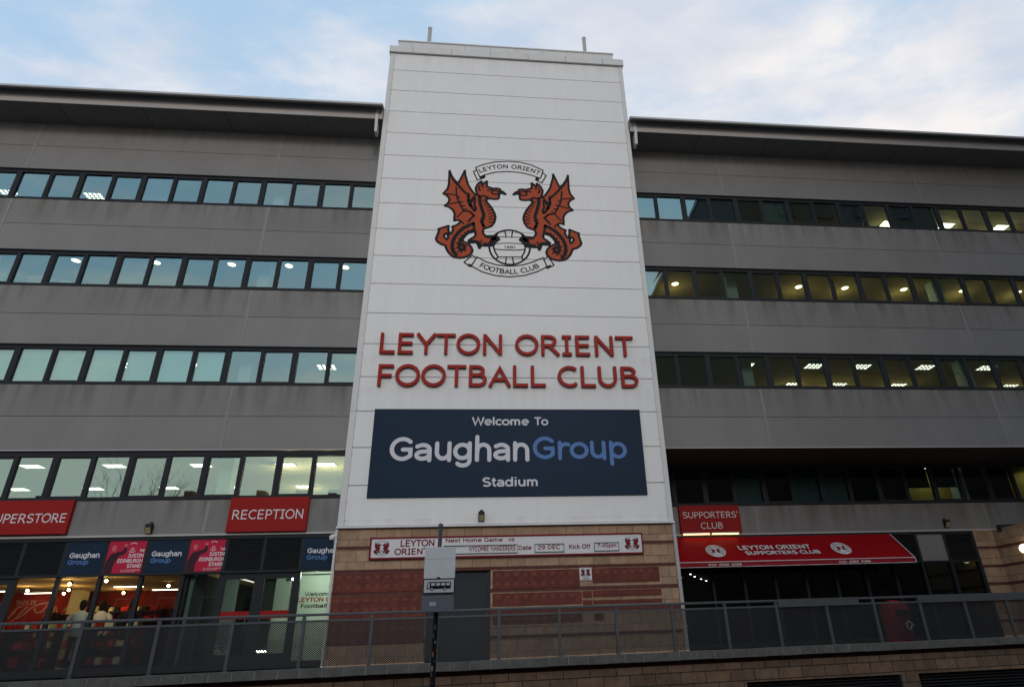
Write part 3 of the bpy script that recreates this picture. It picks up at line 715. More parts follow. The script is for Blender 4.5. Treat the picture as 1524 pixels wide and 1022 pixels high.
rp = [(-4.15, -1.66, 3.06, 3.55), (-4.15, -1.62, 1.75, 2.95), (0.235, 2.72, 3.05, 3.53), (0.235, 2.76, 2.60, 2.93), (3.10, 5.07, 3.14, 3.54), (2.79, 3.05, 2.76, 2.93), (3.09, 5.08, 2.77, 2.94), (3.08, 5.08, 2.58, 2.68), (2.79, 3.05, 2.56, 2.69), (0.24, 2.75, 2.13, 2.37), (3.09, 3.35, 2.15, 2.33)]
for x0, x1, z0, z1 in rp:
    b = MB(); b.box(x0, x1, 0.030, 0.05, z0, z1)
    rr = random.Random(int(x0 * 100))
    z = z1 - 0.13
    while z > z0 + 0.05 and z1 - z0 > 0.15:
        x = x0 + 0.07
        while x < x1 - 0.22:
            for q in range(3):
                w_ = rr.uniform(0.09, 0.16)
                b.box(x + 0.08 - w_ / 2, x + 0.08 + w_ / 2, 0.0275, 0.03, z + 0.05 - q * 0.03, z + 0.058 - q * 0.03, 1)
            x += 0.26
        z -= 0.24
    b.build('inscribed_brick_panel', [NAMEBRICK, INSCR], tw)
# tower door
dr = thing('door', ((DX0 + DX1) / 2, 0.16, 1.25), 'plain dark grey steel double door in the brick tower base', 'door')
b = MB()
b.box(DX0, DX0 + 0.07, 0.13, 0.25, 1.25, DZ); b.box(DX1 - 0.07, DX1, 0.13, 0.25, 1.25, DZ); b.box(DX0 + 0.07, DX1 - 0.07, 0.13, 0.25, DZ - 0.07, DZ)
b.build('door_frame', DOORG, dr)
box('door_light_stop', DARK, dr, DX0 - 0.1, DX1 + 0.1, 0.36, 0.45, 1.2, DZ + 0.1)  # unseen dark sheet added to stop light leaking round the door leaves
mid = DX0 + 0.62
for x0, x1, hx in ((DX0 + 0.074, mid - 0.003, mid - 0.08), (mid + 0.003, DX1 - 0.074, mid + 0.08)):
    lf = box('door_leaf', DOORG, dr, x0, x1, 0.17, 0.215, 1.26, DZ - 0.074, bevel=0.003)
    b = MB(); b.tube([(hx, 0.165, 2.2), (hx, 0.125, 2.2), (hx, 0.125, 2.45), (hx, 0.165, 2.45)], 0.011, 8)
    b.build('handle', GALV, lf)
    b = MB()
    for z in (1.5, 2.4, 3.4):
        b.box((x0 if hx > mid - 0.1 and x0 < mid - 0.1 else x1) - 0.012, (x0 if x0 < mid - 0.1 else x1) + 0.012, 0.155, 0.17, z, z + 0.1)
    b.build('hinge', GALV, lf)
b = MB(); b.box(-0.42, -0.12, 0.164, 0.17, 2.98, 3.16)
b.build('door_notice', DOORG, dr)
# downpipes on the base corners
for x, r_ in ((5.66, 0.055), (-4.21, 0.035)):
    t = thing('downpipe', (x, 0.02, 1.25), 'pale grey downpipe on the right corner of the brick base' if x > 0 else 'thin white downpipe on the left corner of the brick base', 'pipe')
    b = MB(); b.tube([(x, 0.02, 1.25), (x, 0.02, 4.76)], r_, 12); b.build('pipe', WTRIM if x < 0 else FASCIA, t)
    for z in (1.9, 3.2, 4.4):
        b = MB(); b.box(x - r_ - 0.02, x + r_ + 0.02, 0.0, 0.05, z, z + 0.04); b.build('bracket', FASCIA, t)
t = thing('security_camera', (-4.3, -0.05, 4.55), 'small white dome camera on the left corner of the brick base', 'camera')
b = MB(); b.box(-4.30, -4.18, -0.03, 0.03, 4.56, 4.62); b.build('bracket', WTRIM, t)
b = MB(); b.lathe((-4.31, -0.03, 4.44), [(0.02, 0.0), (0.06, 0.02), (0.075, 0.07), (0.075, 0.12), (0.04, 0.15)], 16); b.build('housing', SIGNWHITE, t)
b = MB(); b.lathe((-4.31, -0.03, 4.395), [(0.005, 0.0), (0.035, 0.012), (0.05, 0.045)], 16); b.build('dome', BLACK, t)
# roof poles
for x, lab in ((-2.77, 'pale roof pole at the left end of the tower top'), (4.24, 'pale roof pole at the right end of the tower top')):
    t = thing('roof_pole', (x, 0.75, 25.4), lab, 'pole', 'poles on the tower roof')
    b = MB(); b.tube([(x, 0.75, 25.4), (x, 0.75, 26.75)], 0.085, 10); b.build('shaft', FASCIA, t)
    b = MB(); b.lathe((x, 0.75, 26.75), [(0.1, 0.0), (0.1, 0.05), (0.03, 0.1)], 10); b.build('cap', WTRIM, t)
    b = MB(); b.box(x - 0.14, x + 0.14, 0.61, 0.89, 25.47, 25.5); b.build('base_plate', FASCIA, t)

# ================================================================ crest
def crest(mb, ox, oz, y, sc, red, blk, light=False, texts=True):
    T = lambda p, mir=1: (ox + p[0] * sc * mir, oz + p[1] * sc)
    for mir in (1, -1):
        mb.prism_xz([T(p, mir) for p in DRAGON_BODY], y - 0.004, y, red)
        mb.stroke([T(p, mir) for p in DRAGON_BODY + DRAGON_BODY[:1]], 0.085 * sc, y - 0.005, 0.001, blk)
        if not light:
            for w, pts in DRAGON_STROKES: mb.stroke([T(p, mir) for p in pts], w * 1.3 * sc, y - 0.0075, 0.001, blk)
    if light == 2: return
    for w, pts in CREST_LINES: mb.stroke([T(p) for p in pts], w * 1.5 * sc, y, 0.0015, blk)
    ring = [(0.003 + 0.735 * math.cos(2 * math.pi * k / 48), -1.372 + 0.745 * math.sin(2 * math.pi * k / 48)) for k in range(49)]
    mb.stroke([T(p) for p in ring], 0.07 * sc, y, 0.0015, blk)
    if texts:
        def arc(body, a, m_, c, capd):
            # circle through three baseline points
            ax, ay = a; bx, by = m_; cx_, cy_ = c
            dd = 2 * (ax * (by - cy_) + bx * (cy_ - ay) + cx_ * (ay - by))
            ux = ((ax * ax + ay * ay) * (by - cy_) + (bx * bx + by * by) * (cy_ - ay) + (cx_ * cx_ + cy_ * cy_) * (ay - by)) / dd
            uy = ((ax * ax + ay * ay) * (cx_ - bx) + (bx * bx + by * by) * (ax - cx_) + (cx_ * cx_ + cy_ * cy_) * (bx - ax)) / dd
            r_ = math.hypot(ax - ux, ay - uy)
            t0, t1 = math.atan2(ay - uy, ax - ux), math.atan2(cy_ - uy, cx_ - ux)
            full, _ = text_geo(body, 0.03)
            W = max(v.x for v in full); k = capd; lay = dict(enumerate(layout(body)))
            for i, ch in enumerate(body):
                if ch == ' ': continue
                own, fs = text_geo(ch, 0.03)
                xe = lay[i][1] + max(v.x for v in own); oxm = max(v.x for v in own); on = min(v.x for v in own)
                mid_ = (xe - (oxm - on) / 2) / W
                th = t0 + (t1 - t0) * mid_
                up = Vector((math.cos(th), math.sin(th))) * (1 if ay < by else -1)
                rt = Vector((up.y, -up.x))
                base = Vector((ux, uy)) + Vector((math.cos(th), math.sin(th))) * r_
                P = []
                for v in own:
                    q = base + rt * ((v.x - (oxm + on) / 2) * k * 1.0) + up * (v.y * k)
                    P.append((ox + q.x * sc, y - 0.0005 - (v.z + 0.02) / 0.04 * 0.002, oz + q.y * sc))
                mb.add(P, fs, blk)
        arc('LEYTON ORIENT', (-1.133, 1.992), (0.025, 2.27), (1.145, 2.003), 0.20)
        arc('FOOTBALL CLUB', (-1.093, -2.238), (0.01, -2.516), (1.082, -2.202), 0.20)
        wall_text(mb, '1881', ox - 0.2 * sc, ox + 0.2 * sc, oz - 1.43 * sc, oz - 1.32 * sc, y, depth=0.002, mi=blk, bold=0.02)

cr_t = thing('crest', (0.745, -0.002, 13.4), 'large crest of two red winged dragons over a football between two ribbons', 'crest')
_both = MB(); crest(_both, 0.745, 15.95, -0.002, 1.0, 0, 1)
def split(mb, mi):
    q = MB()
    for f, m_, sm in zip(mb.f, mb.m, mb.sm):
        if m_ == mi: q.add([mb.v[i] for i in f], [tuple(range(len(f)))], 0, sm)
    return q
split(_both, 0).build('dragon_fill', DRAGON, cr_t)
split(_both, 1).build('crest_linework', BLACK, cr_t)

# ================================================================ raised lettering
def raised(body, x0, x1, z0, z1, label):
    t = thing('raised_lettering', ((x0 + x1) / 2, 0, z0), label, 'lettering', 'raised red letters on the white tower')
    full, _ = text_geo(body, 0.007)
    a0, a1 = min(v.x for v in full), max(v.x for v in full)
    for ch, xo in layout(body):
        if ch == ' ': continue
        own, fs = text_geo(ch, 0.007)
        mb = MB(); P = []
        for v in own:
            P.append((x0 + (v.x + xo - a0) / (a1 - a0) * (x1 - x0), -0.03 - (v.z + 0.02) / 0.04 * 0.075, z0 + v.y * (z1 - z0)))
        flat = [tuple(f) for f in fs]
        mb.add(P, flat)
        for k, f in enumerate(mb.f):
            p = [Vector(mb.v[i]) for i in f]
            nrm = (p[1] - p[0]).cross(p[2] - p[0])
            if nrm.length and abs(nrm.normalized().y) < 0.5 and len(f) < 20: mb.m[k] = 1
        xs = [p[0] for p in P]
        mb.build('letter', [LETTERRED, LETTERDARK], t)
raised('LEYTON ORIENT', -3.49, 4.94, 10.26, 11.00, 'upper line of raised red capital letters on the white tower')
raised('FOOTBALL CLUB', -3.46, 5.00, 9.13, 9.87, 'lower line of raised red capital letters, just above the blue sign')

# ================================================================ welcome sign
t = thing('welcome_sign', (0.74, -0.04, 5.6), 'large dark blue rectangular sign with pale and blue lettering on the tower', 'sign')
b = MB(); b.box(-3.46, 4.94, -0.045, -0.002, 5.62, 8.37); b.build('board', NAVY, t, bevel=0.004)
line = lambda name, m, par, y, body, *a, **k: wall_text(MB(), body, *a, y, **k).build(name, m, par)
line('small_lettering', PALEL, t, -0.045, 'Welcome', -0.46, 1.34, 7.84, 8.10, bold=0.03)
line('small_lettering', PALEL, t, -0.045, 'To', 1.51, 1.95, 7.84, 8.10, bold=0.03)
line('large_lettering', PALEL, t, -0.045, 'Gaughan', -2.91, 1.33, 6.735, 7.44, bold=0.025, rnd=True)
line('small_lettering', PALEL, t, -0.045, 'Stadium', -0.10, 1.57, 5.92, 6.19, bold=0.03)
line('large_lettering', BLUEL, t, -0.045, 'Group', 1.44, 4.41, 6.765, 7.45, bold=0.021, rnd=True)

# ================================================================ fixture board
t = thing('fixture_board', (0.7, 0.03, 3.9), 'long white match fixture board with maroon frame on the brick base', 'sign')
b = MB(); b.box(-3.20, 4.62, -0.015, 0.046, 3.95, 4.46); b.build('board', SIGNWHITE, t)
b = MB(); b.box(-3.25, 4.66, -0.03, 0.046, 4.46, 4.505); b.box(-3.25, 4.66, -0.03, 0.046, 3.905, 3.95); b.box(-3.25, -3.20, -0.03, 0.046, 3.95, 4.46); b.box(4.62, 4.66, -0.03, 0.046, 3.95, 4.46)
b.build('frame', MAROON, t)
yb = -0.015
for body, a, c, q0, q1, bo in (('LEYTON', -2.39, -1.44, 4.24, 4.42, 0.03), ('ORIENT', -2.55, -1.60, 4.02, 4.185, 0.03), ('Next Home Game', -1.12, 0.52, 4.33, 4.44, 0.026), ('vs', 0.67, 0.86, 4.33, 4.44, 0.026), ('Date', 0.975, 1.35, 4.085, 4.205, 0.03), ('Kick Off', 2.45, 3.07, 4.085, 4.205, 0.03)):
    line('maroon_lettering', MAROON, t, yb, body, a, c, q0, q1, bold=bo)
for x0, x1, z0, z1, tx, ta, tb in ((-1.17, 0.94, 4.0, 4.24, 'WYCOMBE WANDERERS', -0.46, 0.88), (1.44, 2.30, 4.0, 4.24, '29 DEC', 1.52, 2.18), (3.19, 3.93, 4.0, 4.245, '7:45pm', 3.28, 3.85)):
    b = MB(); b.box(x0, x1, yb - 0.03, yb, z1 - 0.02, z1); b.box(x0, x1, yb - 0.03, yb, z0, z0 + 0.02); b.box(x0, x0 + 0.012, yb - 0.02, yb, z0 + 0.02, z1 - 0.02); b.box(x1 - 0.012, x1, yb - 0.02, yb, z0 + 0.02, z1 - 0.02)
    h = b.build('card_slot', GALV, t)
    b = MB(); b.box(ta - 0.06, tb + 0.05, yb - 0.012, yb, z0 + 0.021, z1 - 0.021); wall_text(b, tx, ta, tb, 4.07 if tb < 1 else 4.085 if tb < 3.5 else 4.105, 4.21 if tb < 1 else 4.20 if tb < 3.5 else 4.215, yb - 0.012, bold=0.026 if tb < 1 else 0.026, mi=1)
    b.build('card', [SIGNWHITE, MAROON], h)
for x in (-2.91, 4.325):
    b = MB(); crest(b, x, 4.205, yb, 0.083, 0, 1, light=True, texts=False); b.build('small_crest', [MAROON, BLACK], t)
t = thing('plaque', (2.9, 0.03, 3.2), 'small square white plaque with a dark red crest between inscribed bricks', 'plaque')
b = MB(); b.box(2.725, 3.075, 0.012, 0.03, 3.22, 3.56); b.build('plate', SIGNWHITE, t)
b = MB(); crest(b, 2.9, 3.425, 0.012, 0.052, 0, 1, light=True, texts=False); b.build('small_crest', [MAROON, BLACK], t)
b = MB(); b.box(2.79, 3.02, 0.010, 0.012, 3.262, 3.272); b.box(2.82, 2.99, 0.010, 0.012, 3.244, 3.254); b.build('caption', BLACK, t)

# ================================================================ floodlights
def flood(x, y, z, label):
    t = thing('floodlight', (x, y, z), label, 'wall light', 'small wall lights on the facade')
    b = MB(); b.prism_yz([(y, z + 0.26), (y - 0.16, z + 0.26), (y - 0.16, z + 0.16), (y - 0.08, z), (y, z)], x - 0.09, x + 0.09); b.build('housing', FRAME, t, bevel=0.006)
    b = MB(); b.prism_yz([(y - 0.163, z + 0.15), (y - 0.165, z + 0.155), (y - 0.089, z + 0.002), (y - 0.084, z + 0.002)], x - 0.07, x + 0.07); b.build('lens', mat('light_lens', (0.33, 0.27, 0.16), 0.3), t)
    b = MB(); b.box(x - 0.05, x + 0.05, y - 0.01, y, z + 0.26, z + 0.33); b.build('bracket', FRAME, t)
flood(-0.11, 0.0, 4.91, 'small dark wall light low on the white tower, below the blue sign')
# ================================================================ office wings
ROWS = [(16.75, 18.14), (13.14, 14.59), (9.54, 10.96), (5.85, 7.34)]
SPAN = [(18.14, 19.24, 20.36), (14.59, 15.68, 16.75), (10.96, 12.08, 13.14), (7.40, 8.48, 9.54)]
CEILZ = [18.32, 14.72, 11.1, 7.46]
YF = 1.0
LX = [-4.22] + [-5.35 - 1.085 * k for k in range(0, 18)]
RX = [5.68] + [6.78 + 1.12 * k for k in range(0, 19)]

lw = thing('office_wing', (-14, YF, 1.2), 'grey panelled office wing with ribbon windows and shops below, left of the white tower', 'building', 'office wings beside the tower')
rwg = thing('office_wing', (16, YF, 1.2), 'grey panelled office wing with ribbon windows and red awning below, right of the white tower', 'building', 'office wings beside the tower')

pane_rng = random.Random(11)
def window(parent, xa, xb, z0, z1, y, sash, gl=GLASS, wa=0.06, wb=0.06, blind=None):
    xa, xb = sorted((xa, xb))
    b = MB()
    b.box(xa, xb, y + 0.03, y + 0.14, z1 - 0.14, z1); b.box(xa, xb, y + 0.03, y + 0.14, z0, z0 + 0.12)
    b.box(xa, xa + wa, y + 0.03, y + 0.14, z0 + 0.12, z1 - 0.14); b.box(xb - wb, xb, y + 0.03, y + 0.14, z0 + 0.12, z1 - 0.14)
    b.box(xa, xb, y - 0.015, y + 0.03, z0 + 0.012, z0 + 0.035)
    g = 0.0
    if sash:
        g = 0.04
        x0, x1, q0, q1 = xa + wa, xb - wb, z0 + 0.12, z1 - 0.14
        b.box(x0, x1, y + 0.045, y + 0.13, q1 - g, q1); b.box(x0, x1, y + 0.045, y + 0.13, q0, q0 + g)
        b.box(x0, x0 + g, y + 0.045, y + 0.13, q0 + g, q1 - g); b.box(x1 - g, x1, y + 0.045, y + 0.13, q0 + g, q1 - g)
    w = b.build('window', FRAME, parent)
    j = lambda: y + 0.09 + pane_rng.uniform(-0.002, 0.002)
    x0, x1, q0, q1 = xa + wa + g, xb - wb - g, z0 + 0.12 + g, z1 - 0.14 - g
    MB().add([(x0, j(), q0), (x1, j(), q0), (x1, j(), q1), (x0, j(), q1)], [(0, 1, 2, 3)]).build('pane', gl, w)
    if blind:
        bm, frac = blind
        MB().box(x0, x1, y + 0.19, y + 0.2, q1 - (q1 - q0) * frac, q1 + 0.05).build('blind', bm, w)
    return w

def wing(parent, xs, side, seams, xend):
    x_in = xs[0]
    bays = [x_in] + seams + [xend]
    for r, (za, zm, zb) in enumerate(SPAN):
        for a, c in zip(bays, bays[1:]):
            lo_, hi_ = sorted((a, c))
            for q0, q1 in ((za, zm - 0.008), (zm + 0.008, zb)):
                box('cladding_panel', GREY, parent, lo_ + 0.03, hi_ - 0.03, YF, YF + 0.16, q0, q1)
        for s_ in seams:
            box('seam_cover', SEAM, parent, s_ - 0.05, s_ + 0.05, YF - 0.008, YF + 0.1, za + 0.01, zb - 0.01)
        MB().box(min(x_in, xend), max(x_in, xend), YF - 0.02, YF + 0.02, za - 0.001 - 0.03, za - 0.001).build('drip_strip', FASCIA if r == 3 else FRAME, parent)
    lo_, hi_ = sorted((x_in, xend))
    MB().box(lo_, hi_, YF + 0.16, YF + 0.3, 18.14, 20.36).box(lo_, hi_, YF + 0.16, YF + 0.3, 14.59, 16.75).box(lo_, hi_, YF + 0.16, YF + 0.3, 10.96, 13.14).box(lo_, hi_, YF + 0.16, YF + 0.3, 7.40, 9.54).build('backing_wall', DARK, parent)
    # eave: soffit, fascia, sloped gutter with a pale lip, roof
    MB().box(lo_, hi_, -0.1, YF + 0.3, 20.362, 20.42).build('soffit', SOFFIT, parent)
    for k in range(int((hi_ - lo_) / 2.97) + 1):
        x = lo_ + k * 2.97
        if side < 0: x = hi_ - k * 2.97
        MB().box(x - 0.006, x + 0.006, -0.05, YF + 0.1, 20.357, 20.362).build('soffit_joint', DARK, parent)
    MB().box(lo_, hi_, -0.12, -0.09, 20.34, 20.875).build('fascia', FASCIA, parent)
    g = MB(); g.prism_yz([(-0.46, 20.70), (-0.46, 20.80), (-0.09, 20.92), (-0.121, 20.86), (-0.44, 20.675)], lo_, hi_)
    q = 5.6
    n = int((hi_ - lo_) / q) + 1
    for k in range(n):
        x = x_in + side * (2.6 + k * q)
        if lo_ < x < hi_: g.prism_yz([(-0.465, 20.69), (-0.465, 20.815), (-0.1, 20.93), (-0.122, 20.852), (-0.44, 20.668)], x - 0.02, x + 0.02)
    g.build('gutter', GUTTER, parent)
    MB().box(lo_, hi_, -0.475, -0.461, 20.72, 20.81).build('gutter_lip', LIP, parent)
    MB().prism_yz([(-0.3, 20.87), (-0.3, 20.97), (9.0, 22.2), (9.0, 22.1)], lo_, hi_).build('roof', ROOFM, parent)
    xg = x_in + side * 0.22
    MB().prism_yz([(-0.15, 20.86), (-0.15, 20.3), (-0.05, 19.75), (0.25, 19.75), (0.25, 20.33), (-0.085, 20.86)], xg - 0.05, xg + 0.05).build('eave_bracket', WTRIM, parent)
    # inside: floors, ceilings, back wall, columns
    for r, z in enumerate(CEILZ):
        if side > 0 and r == 3: continue
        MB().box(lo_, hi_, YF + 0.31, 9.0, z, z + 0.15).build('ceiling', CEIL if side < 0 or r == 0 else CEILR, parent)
        MB().box(lo_, hi_, YF + 0.31, 9.0, ROWS[r][0] - 0.95, ROWS[r][0] - 0.8).build('floor_slab', CARPET, parent)
        MB().box(lo_, hi_, YF + 0.31, YF + 0.36, ROWS[r][0] - 0.8, ROWS[r][0] + 0.02).build('sill_wall', ROOM, parent)
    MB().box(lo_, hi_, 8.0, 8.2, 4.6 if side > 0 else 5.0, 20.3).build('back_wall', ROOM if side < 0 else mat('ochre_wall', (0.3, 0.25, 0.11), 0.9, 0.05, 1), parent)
    for s_ in seams:
        for r in range(4):
            yo = 2.1 if side > 0 and r == 3 else 0
            MB().box(s_ - 0.2, s_ + 0.2, 1.75 + yo, 2.15 + yo, ROWS[r][0] - 0.8, CEILZ[r]).build('column', COLUMN, parent)
    MB().box(xend - 0.2, xend + 0.2, YF, 9.0, 1.2, 22.0).build('end_wall', GREY, parent)

wing(lw, LX, -1, [-8.25, -17.15], LX[-1])
wing(rwg, RX, 1, [9.67, 18.55], RX[-1])
for r, (z0, z1) in enumerate(ROWS):
    for i, (a, c) in enumerate(zip(LX, LX[1:])):
        bl = None
        if r == 2: bl = (BLIND, 1.0) if i in (4, 5, 6, 7, 8, 9, 10, 11, 12, 13) else None
        if r == 0 and i in (7, 11, 14): bl = (CURTAIN, 1.0) if i != 14 else (BLIND, 1.0)
        th = 0.075 if i % 2 else 0.05
        tn = 0.05 if i % 2 else 0.075
        window(lw, a, c, z0, z1, YF, i % 2 == (1 if r in (1, 3) else 0), GLASS, th, tn, bl)
    y = YF if r < 3 else 3.1
    for i, (a, c) in enumerate(zip(RX, RX[1:])):
        bl = None
        if r == 0: bl = {2: (CURTAIN, 1.0), 3: (CURTAIN, 1.0), 5: (TEALW, 1.0), 8: (CURTAIN, 1.0), 10: (CURTAIN, 1.0), 11: (CURTAIN, 1.0)}.get(i)
        if r == 3: bl = {8: (DARK, 1.0), 9: (DARK, 0.6), 10: (DARK, 0.6), 12: (DARK, 1.0), 3: (TEALW, 1.0), 5: (TEALW, 1.0), 6: (TEALW, 1.0)}.get(i, None)
        th = 0.05 if i % 2 else 0.075
        tn = 0.075 if i % 2 else 0.05
        window(rwg, a, c, z0, z1, y, i % 2 == 0, GLASS if r < 3 else DARKGLASS, th, tn, bl)

# left sign row and right recessed storey
lo_, hi_ = LX[-1], LX[0]
for a, c in ((-4.22, -8.25), (-8.25, -17.15), (-17.15, lo_)):
    box('cladding_panel', GREY, lw, min(a, c) + 0.03, max(a, c) - 0.03, YF, YF + 0.16, 4.86, 5.845)
for s_ in (-8.25, -17.15): box('seam_cover', SEAM, lw, s_ - 0.05, s_ + 0.05, YF - 0.008, YF + 0.1, 4.87, 5.83)
MB().box(lo_, hi_, YF - 0.03, YF + 0.2, 4.80, 4.855).build('drip_strip', FASCIA, lw)
YR = 3.1
for a, c in ((5.68, 9.67), (9.67, 18.55), (18.55, RX[-1])):
    box('cladding_panel', GREY, rwg, a + 0.03, c - 0.03, YR, YR + 0.16, 4.90, 5.845)
for s_ in (9.67, 18.55): box('seam_cover', SEAM, rwg, s_ - 0.05, s_ + 0.05, YR - 0.008, YR + 0.1, 4.91, 5.83)
MB().box(5.68, RX[-1], YR - 0.03, YR + 0.2, 4.84, 4.895).build('drip_strip', FASCIA, rwg)
MB().box(5.68, RX[-1], YF + 0.02, YR + 0.3, 7.36, 7.399).build('overhang_soffit', mat('overhang_board', (0.07, 0.05, 0.045), 0.8, 0.1, 1), rwg)
MB().box(5.68, RX[-1], YR + 0.31, 9.0, 7.45, 7.6).build('ceiling', CEILR, rwg)
MB().box(5.68, RX[-1], YR + 0.31, 9.0, 4.95, 5.1).build('floor_slab', CARPET, rwg)

# rooms behind the two lit half-windows and the end window of the recessed storey
for x0, x1 in ((16.9, 19.2), (21.3, 24.2)):
    MB().box(x0 - 0.05, x1 + 0.05, 4.6, 4.66, 5.1, 7.45).build('partition', YELLOWW, rwg)

# ---------------------------------------------------------------- ceiling lights seen through the glass
def ceiling_light(kind, x, y, z, label, group):
    t = thing('ceiling_light', (x, y, z), label, 'ceiling light', group)
    if x > 0 and (kind == 'round' or (kind == 'grid' and y > 4) or z > 18) or (z < 8 and -7.5 < x < 0):
        li = bpy.data.lights.new('lamp_light', 'POINT'); li.energy = 15 if kind == 'round' else 24 if x > 0 else 45; li.shadow_soft_size = 0.12; li.color = (1.0, 0.82, 0.42)
        lo2 = bpy.data.objects.new('lamp_light', li); COL.objects.link(lo2); lo2.parent = t; lo2.location = (0, 0.3, -0.55)
    if kind == 'round':
        b = MB(); b.tube([(x + 0.15 * math.cos(k * math.pi / 12), y + 0.15 * math.sin(k * math.pi / 12), z - 0.015) for k in range(25)], 0.018, 6, caps=False); b.build('rim', WTRIM, t)
        b = MB(); b.lathe((x, y, z - 0.025), [(0.14, 0.0), (0.14, 0.02)], 20); b.build('diffuser', ROUND_E, t)
    else:
        w, h = 0.31, 0.22
        b = MB()
        b.box(x - w - 0.03, x - w, y - h - 0.03, y + h + 0.03, z - 0.03, z); b.box(x + w, x + w + 0.03, y - h - 0.03, y + h + 0.03, z - 0.03, z)
        b.box(x - w, x + w, y - h - 0.03, y - h, z - 0.03, z); b.box(x - w, x + w, y + h, y + h + 0.03, z - 0.03, z)
        if kind == 'grid':
            for k in range(1, 4): b.box(x - w + k * w / 2 - 0.025, x - w + k * w / 2 + 0.025, y - h, y + h, z - 0.028, z - 0.004)
            for k in range(1, 3): b.box(x - w, x + w, y - h + k * h * 2 / 3 - 0.02, y - h + k * h * 2 / 3 + 0.02, z - 0.026, z - 0.006)
        b.build('frame', WTRIM, t)
        b = MB(); b.box(x - w, x + w, y - h, y + h, z - 0.012, z - 0.004); b.build('diffuser', PANEL_E, t)
LIGHTS = [('round', 14.72, 1.83, [-5.4, -7.45, -9.5, -12.15, -14.9, -17.6], 'left wing', 'second window row', 'round lit downlight'),
          ('round', 14.72, 2.45, [7.6, 12.9, 14.95, 17.6, 20.3, 22.9], 'right wing', 'second window row', 'round lit downlight'),
          ('grid', 18.32, 2.75, [-15.7, -18.8], 'left wing', 'top window row', 'lit gridded ceiling panel'),
          ('panel', 18.32, 2.7, [18.05, 20.9, 23.6], 'right wing', 'top window row', 'bright flat ceiling panel'),
          ('grid', 11.1, 2.45, [9.95, 12.75, 14.75, 17.45, 20.1], 'right wing', 'third window row', 'near gridded ceiling panel'),
          ('grid', 11.1, 4.4, [12.8, 14.8, 17.5, 22.7], 'right wing', 'third window row', 'far gridded ceiling panel'),
          ('grid', 11.1, 3.0, [-5.9, -10.2, -13.0], 'left wing', 'third window row', 'dim gridded ceiling panel'),
          ('panel', 7.46, 3.05, [-5.5, -6.85, -9.6, -12.35, -14.9], 'left wing', 'fourth window row', 'near bright ceiling panel'),
          ('panel', 7.46, 6.3, [-7.0, -9.75, -12.0, -14.7, -17.3], 'left wing', 'fourth window row', 'far bright ceiling panel'),
          ('panel', 7.45, 4.05, [17.5, 18.6, 22.2], 'right wing', 'recessed window row', 'ceiling panel in the yellow room')]
for kind, z, y, xs, side, row, what in LIGHTS:
    xs = sorted(xs, key=abs)
    for i, x in enumerate(xs):
        ceiling_light(kind, x, y, z, '%s, %s from the tower, %s, %s' % (what, ORD[i] if i else 'nearest', side, row), 'ceiling lights in the offices')

# ---------------------------------------------------------------- things standing behind the office glass
MB().box(-4.95, -4.25, 3.6, 3.7, 5.05, 7.46).build('partition', CREAM, lw)
MB().box(-7.15, -6.98, 3.0, 3.2, 5.05, 7.46).build('partition', CREAM, lw)
def monitor(x, label):
    t = thing('monitor', (x, 1.75, 5.75), label, 'monitor', 'monitors behind the office glass')
    MB().box(x - 0.24, x + 0.24, 1.7, 1.73, 5.95, 6.27).build('screen', BLACK, t)
    MB().box(x - 0.03, x + 0.03, 1.735, 1.76, 5.77, 6.2).box(x - 0.12, x + 0.12, 1.66, 1.84, 5.75, 5.77).build('stand', FRAME, t)
monitor(-5.75, 'dark monitor behind the fourth window row, second window from the tower')
monitor(-4.75, 'dark monitor behind the fourth window row, beside the tower')
t = thing('office_desk', (-5.3, 1.9, 5.05), 'pale desk under the monitors behind the fourth window row', 'desk')
MB().box(-6.2, -4.3, 1.5, 2.3, 5.72, 5.75).build('desk_top', WTRIM, t)
for x in (-6.1, -4.4): MB().box(x - 0.03, x + 0.03, 1.6, 2.2, 5.05, 5.72).build('leg', FRAME, t)
for k, (x, hgt) in enumerate(((6.02, 0.26), (6.12, 0.32), (6.24, 0.2))):
    t = thing('bottle', (x, 1.25, 16.78), ['short white bottle on the top-row sill nearest the tower', 'tallest white bottle on the top-row sill right of the tower', 'smallest white bottle on the top-row sill right of the tower'][k], 'bottle', 'bottles on the window sill')
    MB().lathe((x, 1.33, 16.78), [(0.035, 0), (0.04, hgt * 0.6), (0.015, hgt * 0.8), (0.015, hgt)], 12).build('body', SIGNWHITE, t)
    MB().lathe((x, 1.33, 16.78 + hgt), [(0.018, 0), (0.018, 0.025)], 10).build('cap', WTRIM, t)
t = thing('pinboard', (-15.75, 1.5, 13.2), 'faded red pinboard standing behind the second window row at the left', 'board')
MB().box(-16.0, -15.5, 1.5, 1.53, 13.2, 13.75).build('board', mat('faded_red', (0.5, 0.16, 0.15), 0.8), t); MB().box(-16.03, -15.47, 1.49, 1.54, 13.75, 13.78).build('frame', WTRIM, t)
for k, (x, w_, h_) in enumerate(((-14.6, 0.35, 0.22), (-13.2, 0.5, 0.12), (-12.6, 0.25, 0.1))):
    t = thing('paper_stack', (x, 1.35, 13.14), ['tall stack of white paper behind the second window row', 'wide stack of white paper behind the second window row', 'small stack of white paper behind the second window row'][k], 'paper', 'paper stacks on the window sill')
    MB().box(x - w_ / 2, x + w_ / 2, 1.28, 1.42, 13.16, 13.26 + h_).box(x - w_ / 3, x + w_ / 2.2, 1.3, 1.41, 13.26 + h_, 13.29 + h_).build('sheets', SIGNWHITE, t)

